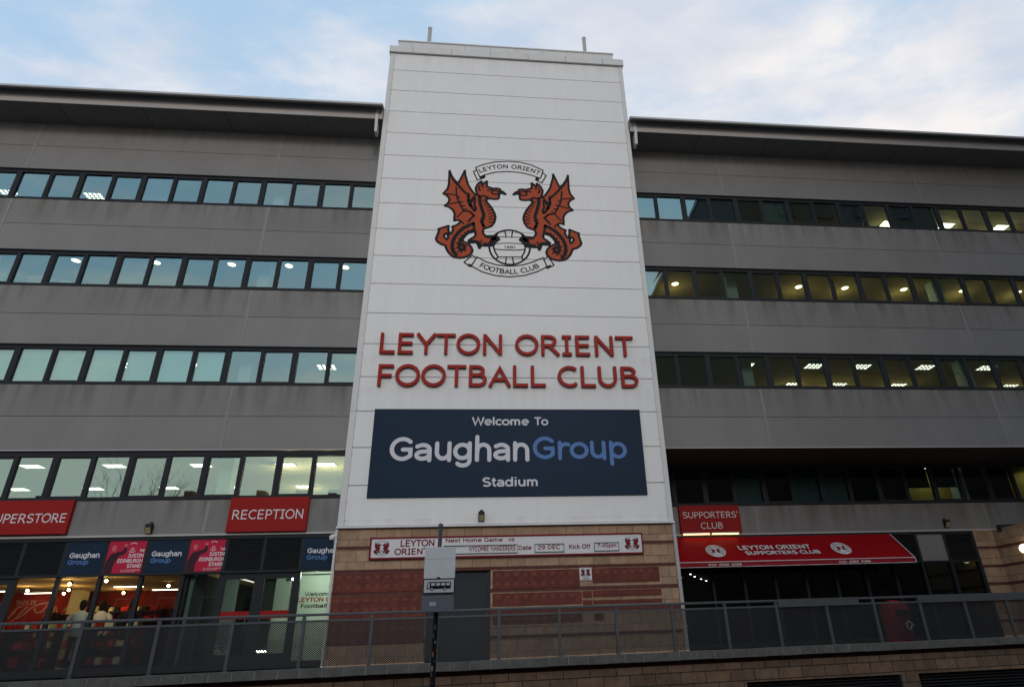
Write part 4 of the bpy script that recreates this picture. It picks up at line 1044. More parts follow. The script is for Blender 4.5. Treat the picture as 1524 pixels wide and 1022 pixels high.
# ================================================================ shopfront under the left wing
SX = [-4.22, -5.37, -6.45, -7.52, -8.58, -9.70, -10.80, -11.90, -13.02, -14.10, -15.2, -16.3, -17.4, -18.5, -19.6, -20.7, -21.8, LX[-1]]
sf = thing('shopfront', (-12, YF, 1.25), 'dark framed glazed shopfront at terrace level, left of the tower', 'shopfront')
b = MB()
for x in SX[1:-1]: b.box(x - 0.05, x + 0.05, YF + 0.03, YF + 0.14, 1.25, 4.79)
b.box(SX[-1], SX[0], YF + 0.0, YF + 0.12, 4.70, 4.79); b.box(SX[-1], SX[0], YF - 0.03, YF + 0.13, 3.74, 3.80); b.box(SX[-1], SX[0], YF, YF + 0.12, 1.25, 1.42)
b.build('mullion_frame', FRAME, sf)
for i, (a, c) in enumerate(zip(SX, SX[1:])):
    x1, x0 = a - 0.05, c + 0.05
    if i == 0: x1 = a
    if i in (0, 3, 4, 5, 6):   # posters sit here, on a blank panel
        MB().box(x0, x1, YF + 0.06, YF + 0.09, 3.80, 4.70).build('blank_panel', FRAME, sf)
    else:
        b = MB(); b.box(x0, x1, YF + 0.1, YF + 0.12, 3.8, 4.7, 1)
        z = 3.82
        while z < 4.67:
            b.prism_yz([(YF + 0.02, z), (YF + 0.09, z + 0.035), (YF + 0.09, z + 0.045), (YF + 0.02, z + 0.01)], x0, x1)
            z += 0.05
        b.build('louvre', [LOUV, DARK], sf)
    if i in (1, 2, 8, 9):     # door leaves
        b = MB(); b.box(x0, x1, YF + 0.03, YF + 0.1, 3.58, 3.74); b.box(x0, x0 + 0.09, YF + 0.03, YF + 0.1, 1.42, 3.58); b.box(x1 - 0.09, x1, YF + 0.03, YF + 0.1, 1.42, 3.58); b.box(x0 + 0.09, x1 - 0.09, YF + 0.03, YF + 0.1, 1.42, 1.62)
        dl = b.build('glazed_door', FRAME, sf)
        MB().add([(x0 + 0.09, YF + 0.07, 1.62), (x1 - 0.09, YF + 0.07, 1.62), (x1 - 0.09, YF + 0.07, 3.58), (x0 + 0.09, YF + 0.07, 3.58)], [(0, 1, 2, 3)]).build('pane', SHOPGLASS, dl)
        hx = x0 + 0.14 if i in (1, 8) else x1 - 0.14
        MB().tube([(hx, YF + 0.03, 2.0), (hx, YF - 0.05, 2.0), (hx, YF - 0.05, 2.6), (hx, YF + 0.03, 2.6)], 0.014, 8).build('handle', GALV, dl)
        if i in (1, 2):
            MB().box(x0 + 0.09, x1 - 0.09, YF + 0.055, YF + 0.06, 2.52, 2.72).build('red_band', RED, dl)
    else:
        MB().add([(x0, YF + 0.07, 1.42), (x1, YF + 0.07, 1.42), (x1, YF + 0.07, 3.74), (x0, YF + 0.07, 3.74)], [(0, 1, 2, 3)]).build('pane', SHOPGLASS, sf)
# shop room
L0 = LX[-1]
MB().box(L0, -8.5, YF + 0.2, 7.2, 3.86, 4.0).build('shop_ceiling', SHOPCEIL, sf)
MB().box(L0, -4.3, YF + 0.2, 7.2, 1.1, 1.25).build('shop_floor', CARPET, sf)
MB().box(L0, -4.3, YF + 0.15, 7.3, 4.62, 4.78).build('slab_over', DARK, sf)
MB().box(-14.45, -8.5, 7.0, 7.2, 1.25, 3.86).build('shop_rear_wall', mat('shop_dark_red_wall', (0.12, 0.015, 0.012), 0.8, 0.1, 2), sf)
MB().box(L0, -14.45, 7.0, 7.2, 1.25, 3.86).build('shop_mural_wall', REDROOM, sf)
MB().box(-8.6, -8.5, YF + 0.2, 7.0, 1.25, 3.86).build('shop_side_wall', mat('dark_wall', (0.05, 0.06, 0.06), 0.8), sf)
MB().box(-14.4, -14.0, 6.2, 6.6, 1.25, 3.86).build('shop_pillar', CREAM, sf)
# reception room
MB().box(-8.49, -4.3, YF + 0.2, 7.2, 4.05, 4.15).build('reception_ceiling', mat('grey_ceiling', (0.12, 0.15, 0.14), 0.8), sf)
MB().box(-8.49, -6.0, 6.9, 7.0, 1.25, 4.05).build('reception_rear_wall', mat('grey_green_wall', (0.18, 0.25, 0.22), 0.8, 0.05, 1), sf)
MB().box(-7.75, -7.65, 1.5, 2.9, 1.25, 4.05).build('reception_screen', TEALW, sf)
MB().box(-8.45, -8.35, 1.3, 2.2, 1.25, 4.05).build('reception_screen', TEALW, sf)
MB().box(-6.62, -6.1, 3.2, 3.3, 1.25, 4.05).build('frosted_screen', GREENW, sf)
b = MB(); b.box(-6.05, -4.3, 3.1, 3.2, 1.25, 4.05)
ww = b.build('welcome_wall', GREENW, sf)
line('black_lettering', BLACK, ww, 3.1, 'Welcome To', -5.66, -4.55, 3.225, 3.34, bold=0.035)
line('black_lettering', BLACK, ww, 3.1, 'Football Club', -5.74, -4.4, 2.88, 2.99, bold=0.035)
line('red_lettering', LETTERRED, ww, 3.1, 'LEYTON ORIENT', -5.86, -4.2, 3.055, 3.18, bold=0.04)
b = MB(); b.tube([(-6.0, 2.95, 3.85), (-4.4, 2.95, 3.85)], 0.015, 8)
b.build('spot_track', BLACK, sf)

def lamp(kind, x, y, z, label, watts=0):
    t = thing('shop_lamp', (x, y, z), label, 'lamp', 'lamps in the shop and reception')
    if watts:
        li = bpy.data.lights.new('lamp_light', 'POINT'); li.energy = watts; li.shadow_soft_size = 0.06
        li.color = (0.9, 1.0, 0.88) if kind == 'cool' else (1.0, 0.66, 0.28)
        lo2 = bpy.data.objects.new('lamp_light', li); COL.objects.link(lo2); lo2.parent = t; lo2.location = (0, -0.15, -0.3)
    if kind == 'strip':
        b = MB(); b.box(x - 0.47, x + 0.47, y - 0.07, y + 0.07, z - 0.03, z); b.build('housing', WTRIM, t)
        b = MB(); b.box(x - 0.45, x + 0.45, y - 0.06, y + 0.06, z - 0.05, z - 0.031); b.build('diffuser', STRIP_E, t)
    else:
        b = MB(); b.tube([(x, y, z), (x, y, z - 0.06)], 0.012, 8); b.tube([(x, y + 0.07, z - 0.08), (x, y - 0.04, z - 0.12)], [0.035, 0.05], 12); b.build('housing', BLACK, t)
        b = MB(); b.tube([(x, y - 0.041, z - 0.121), (x, y - 0.052, z - 0.126)], 0.044, 12); b.build('lens', SPOT_E if kind == 'spot' else COOL_E, t)
lamp('spot', -13.65, 4.75, 3.86, 'brightest spotlight in the shop ceiling, above the pale shirt', 22)
lamp('spot', -14.5, 6.0, 3.86, 'smaller spotlight behind the brightest one in the shop')
lamp('spot', -14.85, 4.65, 3.86, 'spotlight left of the mural in the shop', 13)
lamp('spot', -12.75, 6.4, 3.86, 'spotlight at the rear right of the shop', 13)
lamp('spot', -11.25, 2.3, 3.86, 'small spotlight close to the shop glass under the red poster', 13)
lamp('spot', -10.3, 4.2, 3.86, 'spotlight over the dark mannequin in the shop')
lamp('spot', -12.6, 2.9, 3.86, 'spotlight near the shop glass above the pale blue jacket', 10)
lamp('spot', -9.4, 5.4, 3.86, 'spotlight at the far right of the shop ceiling', 10)
lamp('strip', -15.7, 6.6, 3.86, 'long strip lamp above the shop mural')
lamp('strip', -12.0, 5.1, 3.86, 'strip lamp in the middle of the shop ceiling')
lamp('strip', -11.4, 6.5, 3.86, 'strip lamp at the right rear of the shop ceiling')
lamp('strip', -16.6, 5.6, 3.86, 'strip lamp at the left edge of the shop')
lamp('cool', -6.42, 3.6, 3.95, 'left white spotlight in the reception ceiling', 18)
lamp('cool', -6.05, 3.02, 3.86, 'right white spotlight in the reception ceiling')
lamp('cool', -5.1, 2.2, 4.05, 'white spotlight added to brighten the welcome wall', 40)  # extra lamp, put in so the welcome wall reads bright

# mural lettering
t = thing('mural_lettering', (-15.6, 6.99, 2.9), 'cream hand-drawn lettering on the red back wall of the shop', 'mural')
b = MB()
wall_text(b, 'THIS IS', -16.62, -15.95, 3.48, 3.62, 6.999, bold=0.03)
for pts, w in (([(-16.65, 3.2), (-16.5, 3.42), (-16.38, 3.42)], 0.04), ([(-16.72, 3.05), (-16.55, 3.27)], 0.04), ([(-16.62, 2.95), (-16.3, 3.12), (-16.05, 3.38), (-15.8, 3.5), (-15.5, 3.53)], 0.04), ([(-16.5, 3.02), (-16.2, 3.42)], 0.04), ([(-15.95, 3.35), (-15.85, 3.2), (-15.65, 3.25), (-15.55, 3.45), (-15.7, 3.2)], 0.04), ([(-15.5, 3.2), (-15.35, 3.45), (-15.25, 3.25), (-15.45, 3.2)], 0.04), ([(-15.25, 3.4), (-15.15, 3.2)], 0.04), ([(-14.95, 3.25), (-14.75, 3.5), (-14.65, 3.25), (-14.85, 3.3)], 0.04), ([(-14.6, 3.22), (-14.5, 3.3)], 0.04)):
    b.stroke(pts, w, 6.999, 0.005)
wall_text(b, 'BORN IN', -18.3, -17.3, 3.4, 3.56, 6.999, bold=0.03)
b.build('strokes', mat('mural_pink', (0.55, 0.32, 0.22), 0.8), t)

# goods in the shop
def shelf(x, y, w, label, seed, levels=(1.5, 1.95, 2.4)):
    rr = random.Random(seed)
    t = thing('display_shelf', (x, y, 1.25), label, 'shelf', 'display shelves in the shop')
    b = MB()
    for z in levels: b.box(x - w / 2, x + w / 2, y - 0.2, y + 0.2, z - 0.03, z)
    for sx in (-1, 1): b.box(x + sx * w / 2 - 0.02, x + sx * w / 2 + 0.02, y - 0.2, y + 0.2, 1.25, levels[-1] + 0.05)
    b.build('rack', FRAME, t)
    mats_ = [RED, CREAM, mat('red_cloth', (0.5, 0.04, 0.03), 0.8), BLACK]
    for z in levels:
        q = x - w / 2 + 0.06
        while q < x + w / 2 - 0.14:
            ww_ = rr.uniform(0.1, 0.26); h_ = rr.uniform(0.08, 0.27)
            if q + ww_ > x + w / 2 - 0.04: break
            b = MB(); b.box(q, q + ww_, y - 0.15, y + 0.12, z, z + h_)
            b.build('boxed_goods', mats_[rr.choice([0, 0, 2, 2, 1, 3])], t, bevel=0.01)
            q += ww_ + rr.uniform(0.02, 0.1)
shelf(-13.75, 1.75, 1.2, 'display shelf of red goods beside the shop door', 1)
shelf(-12.45, 1.8, 1.1, 'display shelf of red goods under the left blue poster', 2)
shelf(-10.3, 1.9, 1.5, 'display shelf of red goods under the right blue poster', 3)
shelf(-12.6, 6.7, 2.4, 'tall shelf of red goods on the rear wall of the shop', 5, (1.5, 1.95, 2.4, 2.8, 3.15))
shelf(-10.0, 6.7, 2.2, 'tall shelf of red goods at the rear right corner', 6, (1.5, 1.95, 2.4, 2.8, 3.15))
shelf(-13.1, 4.2, 1.4, 'display shelf of red goods in the middle of the shop', 7, (1.5, 2.0, 2.5, 2.8))
shelf(-15.4, 6.5, 2.6, 'long display shelf along the mural wall', 4)
# heaps of folded red clothing on top of the long shelf
t = thing('red_scarves', (-15.3, 6.45, 2.4), 'untidy row of red clothing on the shelf below the mural', 'clothing')
b = MB(); rr = random.Random(9)
for k in range(26):
    x = -16.5 + k * 0.1; h_ = rr.uniform(0.12, 0.3)
    b.lathe((x, 6.45 + rr.uniform(-0.1, 0.1), 2.68), [(0.1, 0), (0.11, h_ * 0.4), (0.07, h_ * 0.8), (0.02, h_)], 7)
b.build('cloth', mat('scarf_red', (0.42, 0.025, 0.02), 0.9, 0.2, 8), t)

# mannequins in the shop window
def mannequin(x, y, jacket, label, hat, arm):
    t = thing('mannequin', (x, y, 1.25), label, 'mannequin', 'dressed mannequins in the shop window')
    z = 1.4
    def skin(name, pts, m_, par):
        b = MB()
        for p, r_ in pts: b.tube(p, r_, 12)
        return b.build(name, m_, par)
    skin('legs', [([(x - 0.1, y, z + 0.05), (x - 0.1, y + 0.01, z + 0.48), (x - 0.09, y, z + 0.92)], [0.05, 0.06, 0.09]), ([(x + 0.1, y, z + 0.05), (x + 0.1, y + 0.01, z + 0.48), (x + 0.09, y, z + 0.92)], [0.05, 0.06, 0.09])], BLACK, t)
    b = MB()
    b.lathe((x, y, z + 0.86), [(0.17, 0), (0.16, 0.2), (0.19, 0.42), (0.2, 0.56), (0.13, 0.66), (0.065, 0.7)], 16)
    for sx in (-1, 1):
        b.tube([(x + sx * 0.17, y, z + 1.46), (x + sx * 0.27, y, z + 1.38), (x + sx * (0.31 if not arm else 0.36), y - 0.02, z + 1.12), (x + sx * 0.27, y - 0.1, z + 0.88)], [0.075, 0.075, 0.06, 0.05], 10)
    tor = b.build('jacket', jacket, t)
    for v in tor.data.vertices: v.co.y *= 0.72
    b = MB(); b.lathe((x, y, z + 1.54), [(0.05, 0), (0.055, 0.06), (0.075, 0.1), (0.095, 0.17), (0.095, 0.24), (0.07, 0.3), (0.02, 0.325)], 14); b.build('head', hat, t)
    b = MB(); b.box(x - 0.28, x + 0.28, y - 0.25, y + 0.25, 1.25, 1.4); b.build('plinth', FRAME, t)
mannequin(-11.9, 2.6, mat('pale_blue_cloth', (0.32, 0.42, 0.46), 0.85, 0.1, 6), 'mannequin in a pale blue jacket behind the shop glass', BLACK, True)
mannequin(-11.55, 3.0, mat('white_cloth', (0.6, 0.6, 0.56), 0.85, 0.1, 6), 'mannequin in a white shirt close beside the pale blue jacket', BLACK, True)
mannequin(-10.5, 2.6, mat('black_cloth', (0.02, 0.022, 0.03), 0.85), 'mannequin in dark clothing under the red poster', BLACK, False)
# reception desk
t = thing('reception_desk', (-6.6, 4.6, 1.25), 'low reception desk with a lit front edge behind the glass doors', 'desk')
box('counter', FRAME, t, -7.3, -6.0, 4.3, 5.0, 1.25, 1.8, bevel=0.01)
box('light_strip', emis('desk_light', (0.9, 1.0, 0.85), 9.0), t, -7.25, -6.05, 4.27, 4.3, 1.66, 1.72)

# ================================================================ posters over the shopfront
def blue_poster(x0, x1, label):
    t = thing('poster', ((x0 + x1) / 2, YF + 0.05, 3.8), label, 'poster', 'posters over the shopfront')
    box('board', NAVY, t, x0, x1, YF + 0.022, YF + 0.058, 3.81, 4.695)
    k = (x1 - x0) / 1.02
    b = MB(); wall_text(b, 'Gaughan', x0 + 0.1 * k, x0 + 0.92 * k, 4.255, 4.39, YF + 0.022, bold=0.03, rnd=True); b.build('pale_lettering', PALEL, t)
    b = MB(); wall_text(b, 'Group', x0 + 0.1 * k, x0 + 0.66 * k, 4.075, 4.2, YF + 0.022, bold=0.022, rnd=True); b.build('blue_lettering', BLUEL, t)
def red_poster(x0, x1, label):
    t = thing('poster', ((x0 + x1) / 2, YF + 0.05, 3.8), label, 'poster', 'posters over the shopfront')
    box('board', PAPER, t, x0, x1, YF + 0.022, YF + 0.058, 3.81, 4.695)
    b = MB(); o = x0 + 10.75; y = YF + 0.022
    b.prism_xz([(p[0] + o, p[1]) for p in [(-10.745, 3.815), (-10.745, 4.10), (-10.70, 4.24), (-10.66, 4.33), (-10.55, 4.36), (-10.44, 4.40), (-10.34, 4.43), (-10.335, 4.52), (-10.265, 4.53), (-10.25, 4.40), (-10.28, 4.34), (-10.42, 4.28), (-10.49, 4.14), (-10.53, 3.98), (-10.52, 3.815)]], y - 0.003, y)
    b.build('figure_silhouette', SILH, t)
    b = MB()
    hd = [(-10.60 + 0.062 * math.cos(a), 4.49 + 0.085 * math.sin(a)) for a in [k * math.pi / 8 for k in range(16)]]
    b.prism_xz([(p[0] + o, p[1]) for p in hd], y - 0.004, y - 0.0005)
    hn = [(-10.30 + 0.045 * math.cos(a), 4.57 + 0.05 * math.sin(a)) for a in [k * math.pi / 6 for k in range(12)]]
    b.prism_xz([(p[0] + o, p[1]) for p in hn], y - 0.004, y - 0.0005)
    b.build('figure_skin', mat('poster_pink', (0.55, 0.12, 0.13), 0.5), t)
    for body, xa, xb, q0, q1, bo in (('THE', -9.90, -9.765, 4.385, 4.455, .035), ('JUSTIN', -10.18, -9.765, 4.235, 4.335, .035), ('EDINBURGH', -10.43, -9.765, 4.095, 4.195, .035), ('STAND', -10.15, -9.765, 3.955, 4.055, .035), ('JUSTIN EDINBURGH', -10.2, -9.775, 3.88, 3.905, .01), ('FOUNDATION', -10.2, -9.9, 3.84, 3.862, .01)):
        line('white_lettering', SIGNWHITE, t, y, body, o + xa, o + xb, q0, q1, bold=bo, depth=0.003)
    b = MB()
    b.stroke([(o - 10.25 + 0.025 * math.cos(k * math.pi / 5), 3.87 + 0.025 * math.sin(k * math.pi / 5)) for k in range(11)], 0.008, y, 0.002)
    b.stroke([(o - 10.18 + 0.01 * k, 4.61 + 0.03 * math.sin(k * math.pi / 16)) for k in range(17)], 0.02, y, 0.002)
    b.stroke([(o - 10.1 + 0.04 * math.cos(k * math.pi / 6), 4.46 + 0.035 * math.sin(k * math.pi / 6)) for k in range(13)], 0.014, y, 0.002)
    b.stroke([(o - 10.18 + 0.01 * k, 4.41 - 0.03 * math.sin(k * math.pi / 16)) for k in range(17)], 0.016, y, 0.002)
    b.build('emblem', SIGNWHITE, t)
blue_poster(-11.85, -10.85, 'dark blue poster on the left, above the pale blue jacket')
red_poster(-10.75, -9.75, 'left red poster with a dark figure raising an arm')
blue_poster(-9.65, -8.63, 'dark blue poster between the two red posters')
red_poster(-8.53, -7.57, 'right red poster with a dark figure, next to the louvres')
blue_poster(-5.32, -4.24, 'dark blue poster beside the tower corner, above the welcome wall')

# ================================================================ fascia signs
def fascia_sign(x0, x1, z0, z1, y, lines, label):
    t = thing('fascia_sign', ((x0 + x1) / 2, y, z0), label, 'sign', 'red box signs over the doors')
    b = MB(); b.box(x0, x1, y - 0.13, y - 0.002, z0, z1); b.build('sign_box', RED, t, bevel=0.008)
    for body, a, c, q0, q1 in lines: line('white_lettering', SIGNWHITE, t, y - 0.13, body, a, c, q0, q1, depth=0.005)
fascia_sign(-14.35, -11.96, 4.90, 5.86, YF, [('SUPERSTORE', -14.16, -12.06, 5.22, 5.48)], 'red box sign with white capitals over the shop at the far left')
fascia_sign(-7.59, -5.31, 4.87, 5.88, YF, [('RECEPTION', -7.46, -5.44, 5.23, 5.51)], 'red box sign with one white word over the glass doors beside the tower')
fascia_sign(6.80, 9.00, 4.92, 5.86, YR, [("SUPPORTERS'", 6.92, 8.92, 5.42, 5.64), ('CLUB', 7.52, 8.32, 5.05, 5.27)], 'dark red box sign with two lines of capitals above the awning')
flood(-9.74, YF, 4.88, 'small dark wall light between the two red signs on the left wing')
flood(16.82, YR, 4.97, 'small dark wall light above the right end of the awning')
for x0, x1, lab in ((6.83, 7.80, 'left glowing tube lamp under the dark red sign'), (7.86, 8.85, 'right glowing tube lamp under the dark red sign')):
    t = thing('tube_lamp', ((x0 + x1) / 2, 2.9, 4.86), lab, 'lamp', 'tube lamps over the awning')
    MB().box(x0, x1, 2.88, 3.0, 4.885, 4.915).build('housing', WTRIM, t)
    MB().tube([(x0 + 0.02, 2.93, 4.865), (x1 - 0.02, 2.93, 4.865)], 0.018, 10).build('tube', TUBE_E, t)

# ================================================================ right ground storey
cf = thing('club_front', (12, YR, 1.25), 'dark glazed club front under the red awning, right of the tower', 'shopfront')
GX = [5.68] + [17.72 - 1.11 * k for k in range(10, -1, -1)]
b = MB()
for x in GX[1:]: b.box(x - 0.045, x + 0.045, YR - 0.02, YR + 0.12, 1.25, 4.83)
b.box(5.68, 17.72, YR, YR + 0.12, 4.74, 4.835); b.box(5.68, 17.72, YR - 0.03, YR + 0.13, 3.77, 3.83); b.box(5.68, 17.72, YR, YR + 0.12, 1.25, 1.42)
b.build('mullion_frame', FRAME, cf)
for i, (a, c) in enumerate(zip(GX, GX[1:])):
    x0, x1 = a + (0.045 if i else 0), c - 0.045
    MB().add([(x0, YR + 0.07, 1.42), (x1, YR + 0.07, 1.42), (x1, YR + 0.07, 3.77), (x0, YR + 0.07, 3.77)], [(0, 1, 2, 3)]).build('pane', DARKGLASS, cf)
    if i == len(GX) - 3:
        MB().box(x0, x1, YR + 0.02, YR + 0.06, 3.83, 4.74).build('blank_panel', GREY, cf)
    else:
        b = MB(); b.box(x0, x1, YR + 0.1, YR + 0.12, 3.83, 4.74, 1); z = 3.85
        while z < 4.7:
            b.prism_yz([(YR + 0.02, z), (YR + 0.09, z + 0.035), (YR + 0.09, z + 0.045), (YR + 0.02, z + 0.01)], x0, x1); z += 0.05
        b.build('louvre', [LOUV, DARK], cf)
MB().box(5.68, 18.0, YR + 0.3, 9.0, 3.7, 3.8).build('club_ceiling', mat('dark_ceiling', (0.04, 0.045, 0.045), 0.8), cf)
MB().box(5.68, 18.0, 8.0, 8.1, 1.25, 3.7).build('club_rear_wall', mat('dark_green_wall', (0.03, 0.045, 0.045), 0.8), cf)
MB().box(5.68, 18.0, YR + 0.3, 9.0, 1.1, 1.25).build('club_floor', CARPET, cf)
MB().box(17.85, 18.0, YR + 0.3, 8.1, 1.25, 3.7).box(5.6, 5.68, YR + 0.3, 8.1, 1.25, 3.7).build('club_side_wall', mat('club_wall', (0.03, 0.04, 0.04), 0.8), cf)
for i, (x, y) in enumerate(((7.28, 4.05), (7.73, 5.0), (8.33, 6.1), (8.83, 7.0))):
    t = thing('pin_light', (x, y, 3.7), 'tiny lit downlight under the awning, %s from the tower' % (ORD[i] if i else 'nearest one'), 'ceiling light', 'pin lights inside the club')
    MB().lathe((x, y, 3.675), [(0.05, 0.0), (0.05, 0.025)], 12).build('rim', BLACK, t)
    MB().lathe((x, y, 3.662), [(0.035, 0.0), (0.035, 0.006)], 10).build('lens', emis('pin_lamp', (1, 0.95, 0.85), 30), t)

# awning
aw = thing('awning', (10.4, YR, 3.7), 'sloping red canvas awning with white lettering and two round badges', 'awning')
AX0, AX1 = 5.72, 14.52
At, Ab = Vector((0, 3.05, 4.77)), Vector((0, 2.02, 3.84))
b = MB()
nx, nv = 24, 6
vs = []
for i in range(nx + 1):
    for k in range(nv + 1):
        f = k / nv; p = At.lerp(Ab, f); x = AX0 + (AX1 - AX0) * i / nx
        sag = -0.035 * math.sin(math.pi * f) * (0.7 + 0.3 * math.sin(i * 1.3))
        vs.append((x, p.y - sag * 0.6, p.z + sag))
for i in range(nx):
    for k in range(nv):
        q = i * (nv + 1) + k
        b.f.append([q, q + 1, q + nv + 2, q + nv + 1]); b.m.append(0); b.sm.append(True)
b.v = vs
b.build('canopy', AWN, aw)
b = MB(); vs = []
for i in range(61):
    x = AX0 + (AX1 - AX0) * i / 60; w = 0.012 * math.sin(i * 0.9)
    vs += [(x, Ab.y - 0.012 + w * 0.3, Ab.z - 0.012), (x, Ab.y - 0.02 + w, Ab.z - 0.15)]
b.add(vs, [(2 * i, 2 * i + 1, 2 * i + 3, 2 * i + 2) for i in range(60)], 0, True)
b.build('valance', AWNV, aw)
b = MB(); b.tube([(AX0, Ab.y - 0.018, Ab.z), (AX1, Ab.y - 0.018, Ab.z)], 0.014, 8); b.tube([(AX0, Ab.y - 0.022, Ab.z - 0.155), (AX1, Ab.y - 0.022, Ab.z - 0.155)], 0.01, 8)
b.tube([(AX1, At.y, At.z), (AX1, Ab.y - 0.018, Ab.z)], 0.012, 8); b.tube([(AX1, Ab.y - 0.018, Ab.z), (AX1, Ab.y - 0.022, Ab.z - 0.155)], 0.012, 8)
b.build('white_piping', SIGNWHITE, aw)
b = MB()
for x in (AX0 + 0.3, 8.6, 11.6, AX1 - 0.25): b.tube([(x, At.y, 3.9), (x, Ab.y + 0.02, Ab.z - 0.02)], 0.018, 8)
b.build('arm', FRAME, aw)
wd_ = (At - Ab).normalized(); nrm = Vector((1, 0, 0)).cross(wd_)
org = Ab + nrm * 0.012
H = (At - Ab).length
u = (1, 0, 0)
pl = lambda z: (z - Ab.z) / (At.z - Ab.z) * H
add_text(MB(), 'LEYTON ORIENT', org, u, wd_, 8.58, 11.15, 0.62, 0.84, bold=0.035).build('white_lettering', SIGNWHITE, aw)
add_text(MB(), 'SUPPORTERS CLUB', org, u, wd_, 8.72, 11.36, 0.33, 0.52, bold=0.035).build('white_lettering', SIGNWHITE, aw)
for body, x0, x1 in [(w_, a_ + f0 * 1.12, a_ + f1 * 1.12) for a_ in (7.27, 11.77) for w_, f0, f1 in (('020', 0, .24), ('8988', .32, .62), ('8288', .70, 1.0))]: line('valance_lettering', SIGNWHITE, aw, Ab.y - 0.034, body, x0, x1, Ab.z - 0.12, Ab.z - 0.055, bold=0.02, depth=0.003)
for bx in (7.74, 12.2):
    b = MB(); q = MB()
    def badge(mb, r0, r1, h_, mi):
        n = 32; vs = []
        for rr_ in (r0, r1):
            for k in range(n):
                a = 2 * math.pi * k / n
                p = org + Vector((bx + rr_ * math.cos(a), 0, 0)) + wd_ * (0.58 + rr_ * math.sin(a)) + nrm * h_
                vs.append(p)
        mb.add(vs, [(k, (k + 1) % n, n + (k + 1) % n, n + k) for k in range(n)], mi)
    badge(b, 0.0, 0.21, 0.006, 0); badge(b, 0.21, 0.225, 0.007, 1); badge(b, 0.225, 0.31, 0.006, 0); badge(b, 0.315, 0.335, 0.006, 0)
    for k in range(22):      # ring of tiny capitals
        a = math.pi * (1.25 - 1.5 * k / 21); s_ = 0.022
        c_ = org + Vector((bx + 0.265 * math.cos(a), 0, 0)) + wd_ * (0.58 + 0.265 * math.sin(a))
        ux = Vector((1, 0, 0)) * math.sin(a) - wd_ * math.cos(a); uw = Vector((1, 0, 0)) * math.cos(a) + wd_ * math.sin(a)
        if k != 10: add_text(b, 'SUPPORTERS CLUB LEYTON'[k] if 'SUPPORTERS CLUB LEYTON'[k] != ' ' else 'O', c_ + nrm * 0.006, ux, uw, -s_, s_, -s_ * 1.2, s_ * 1.2, bold=0.02, depth=0.002, mi=1)
    q = MB(); crest(q, 0, 0, 0, 0.062, 0, 0, light=2)
    b.add([org + Vector((bx + v[0], 0, 0)) + wd_ * (0.58 + v[2]) + nrm * (0.008 - v[1]) for v in q.v], [tuple(f) for f in q.f], 1)
    b.build('badge', [SIGNWHITE, MAROON], aw)

# brick pier, return wall and canopy at the right end
pr = thing('brick_pier', (18.2, YR, 1.25), 'tan brick pier and return wall with red bands at the far right', 'wall')
b = MB(); b.box(17.78, 18.56, YR - 0.02, YR + 0.5, 1.2, 4.84); b.build('front_face', TAN, pr)
b = MB(); b.box(18.561, 19.2, -0.9, YR + 0.5, 1.2, 4.84); b.build('return_wall', TANSIDE, pr)
b = MB()
for z in (4.19, 3.56, 2.97, 2.40, 1.77):
    b.box(17.775, 18.555, YR - 0.026, YR - 0.02, z, z + 0.09); b.box(18.555, 18.561, -0.901, YR - 0.02, z, z + 0.09)
b.build('red_brick_band', BAND, pr)
MB().box(18.5, 26.0, YR - 0.5, YR - 0.35, 4.72, 4.96).build('canopy_beam', FRAME, pr)
t = thing('globe_lamp', (18.5, 2.0, 3.9), 'round glowing white globe lamp on the brick return wall at the far right', 'lamp')
b = MB(); b.tube([(18.56, 1.72, 3.95), (18.42, 1.72, 3.95), (18.42, 1.72, 3.98)], 0.02, 8); b.box(18.54, 18.56, 1.65, 1.79, 3.88, 4.02); b.build('bracket', FRAME, t)
b = MB(); b.lathe((18.40, 1.72, 3.86), [(0.03, 0), (0.11, 0.04), (0.15, 0.12), (0.15, 0.18), (0.11, 0.26), (0.03, 0.3)], 20); b.build('globe', GLOBE_E, t)

# litter bin behind the railing
t = thing('litter_bin', (10.85, -1.9, 1.26), 'red rounded litter bin with a white swirl behind the railing', 'bin')
b = MB(); x, y, z = 10.82, -1.9, 1.27
b.lathe((x, y, z), [(0.3, 0), (0.32, 0.05), (0.34, 0.85), (0.34, 0.9), (0.31, 0.98), (0.2, 1.05), (0.05, 1.08)], 28); b.build('body', mat('bin_red', (0.2, 0.014, 0.02), 0.6, 0.15, 6), t)
b = MB(); b.box(x - 0.17, x + 0.17, y - 0.345, y - 0.28, z + 0.68, z + 0.84); b.build('opening', BLACK, t)
b = MB(); b.stroke([(x + 0.1 + 0.1 * math.cos(a) * (1 - a / 12), z + 0.45 + 0.12 * math.sin(a) * (1 - a / 12)) for a in [k * 0.5 for k in range(14)]], 0.03, y - 0.335, 0.006); b.build('swirl', SIGNWHITE, t)
b = MB(); b.lathe((x, y, z - 0.02), [(0.31, 0), (0.31, 0.03)], 24); b.build('base', BLACK, t)

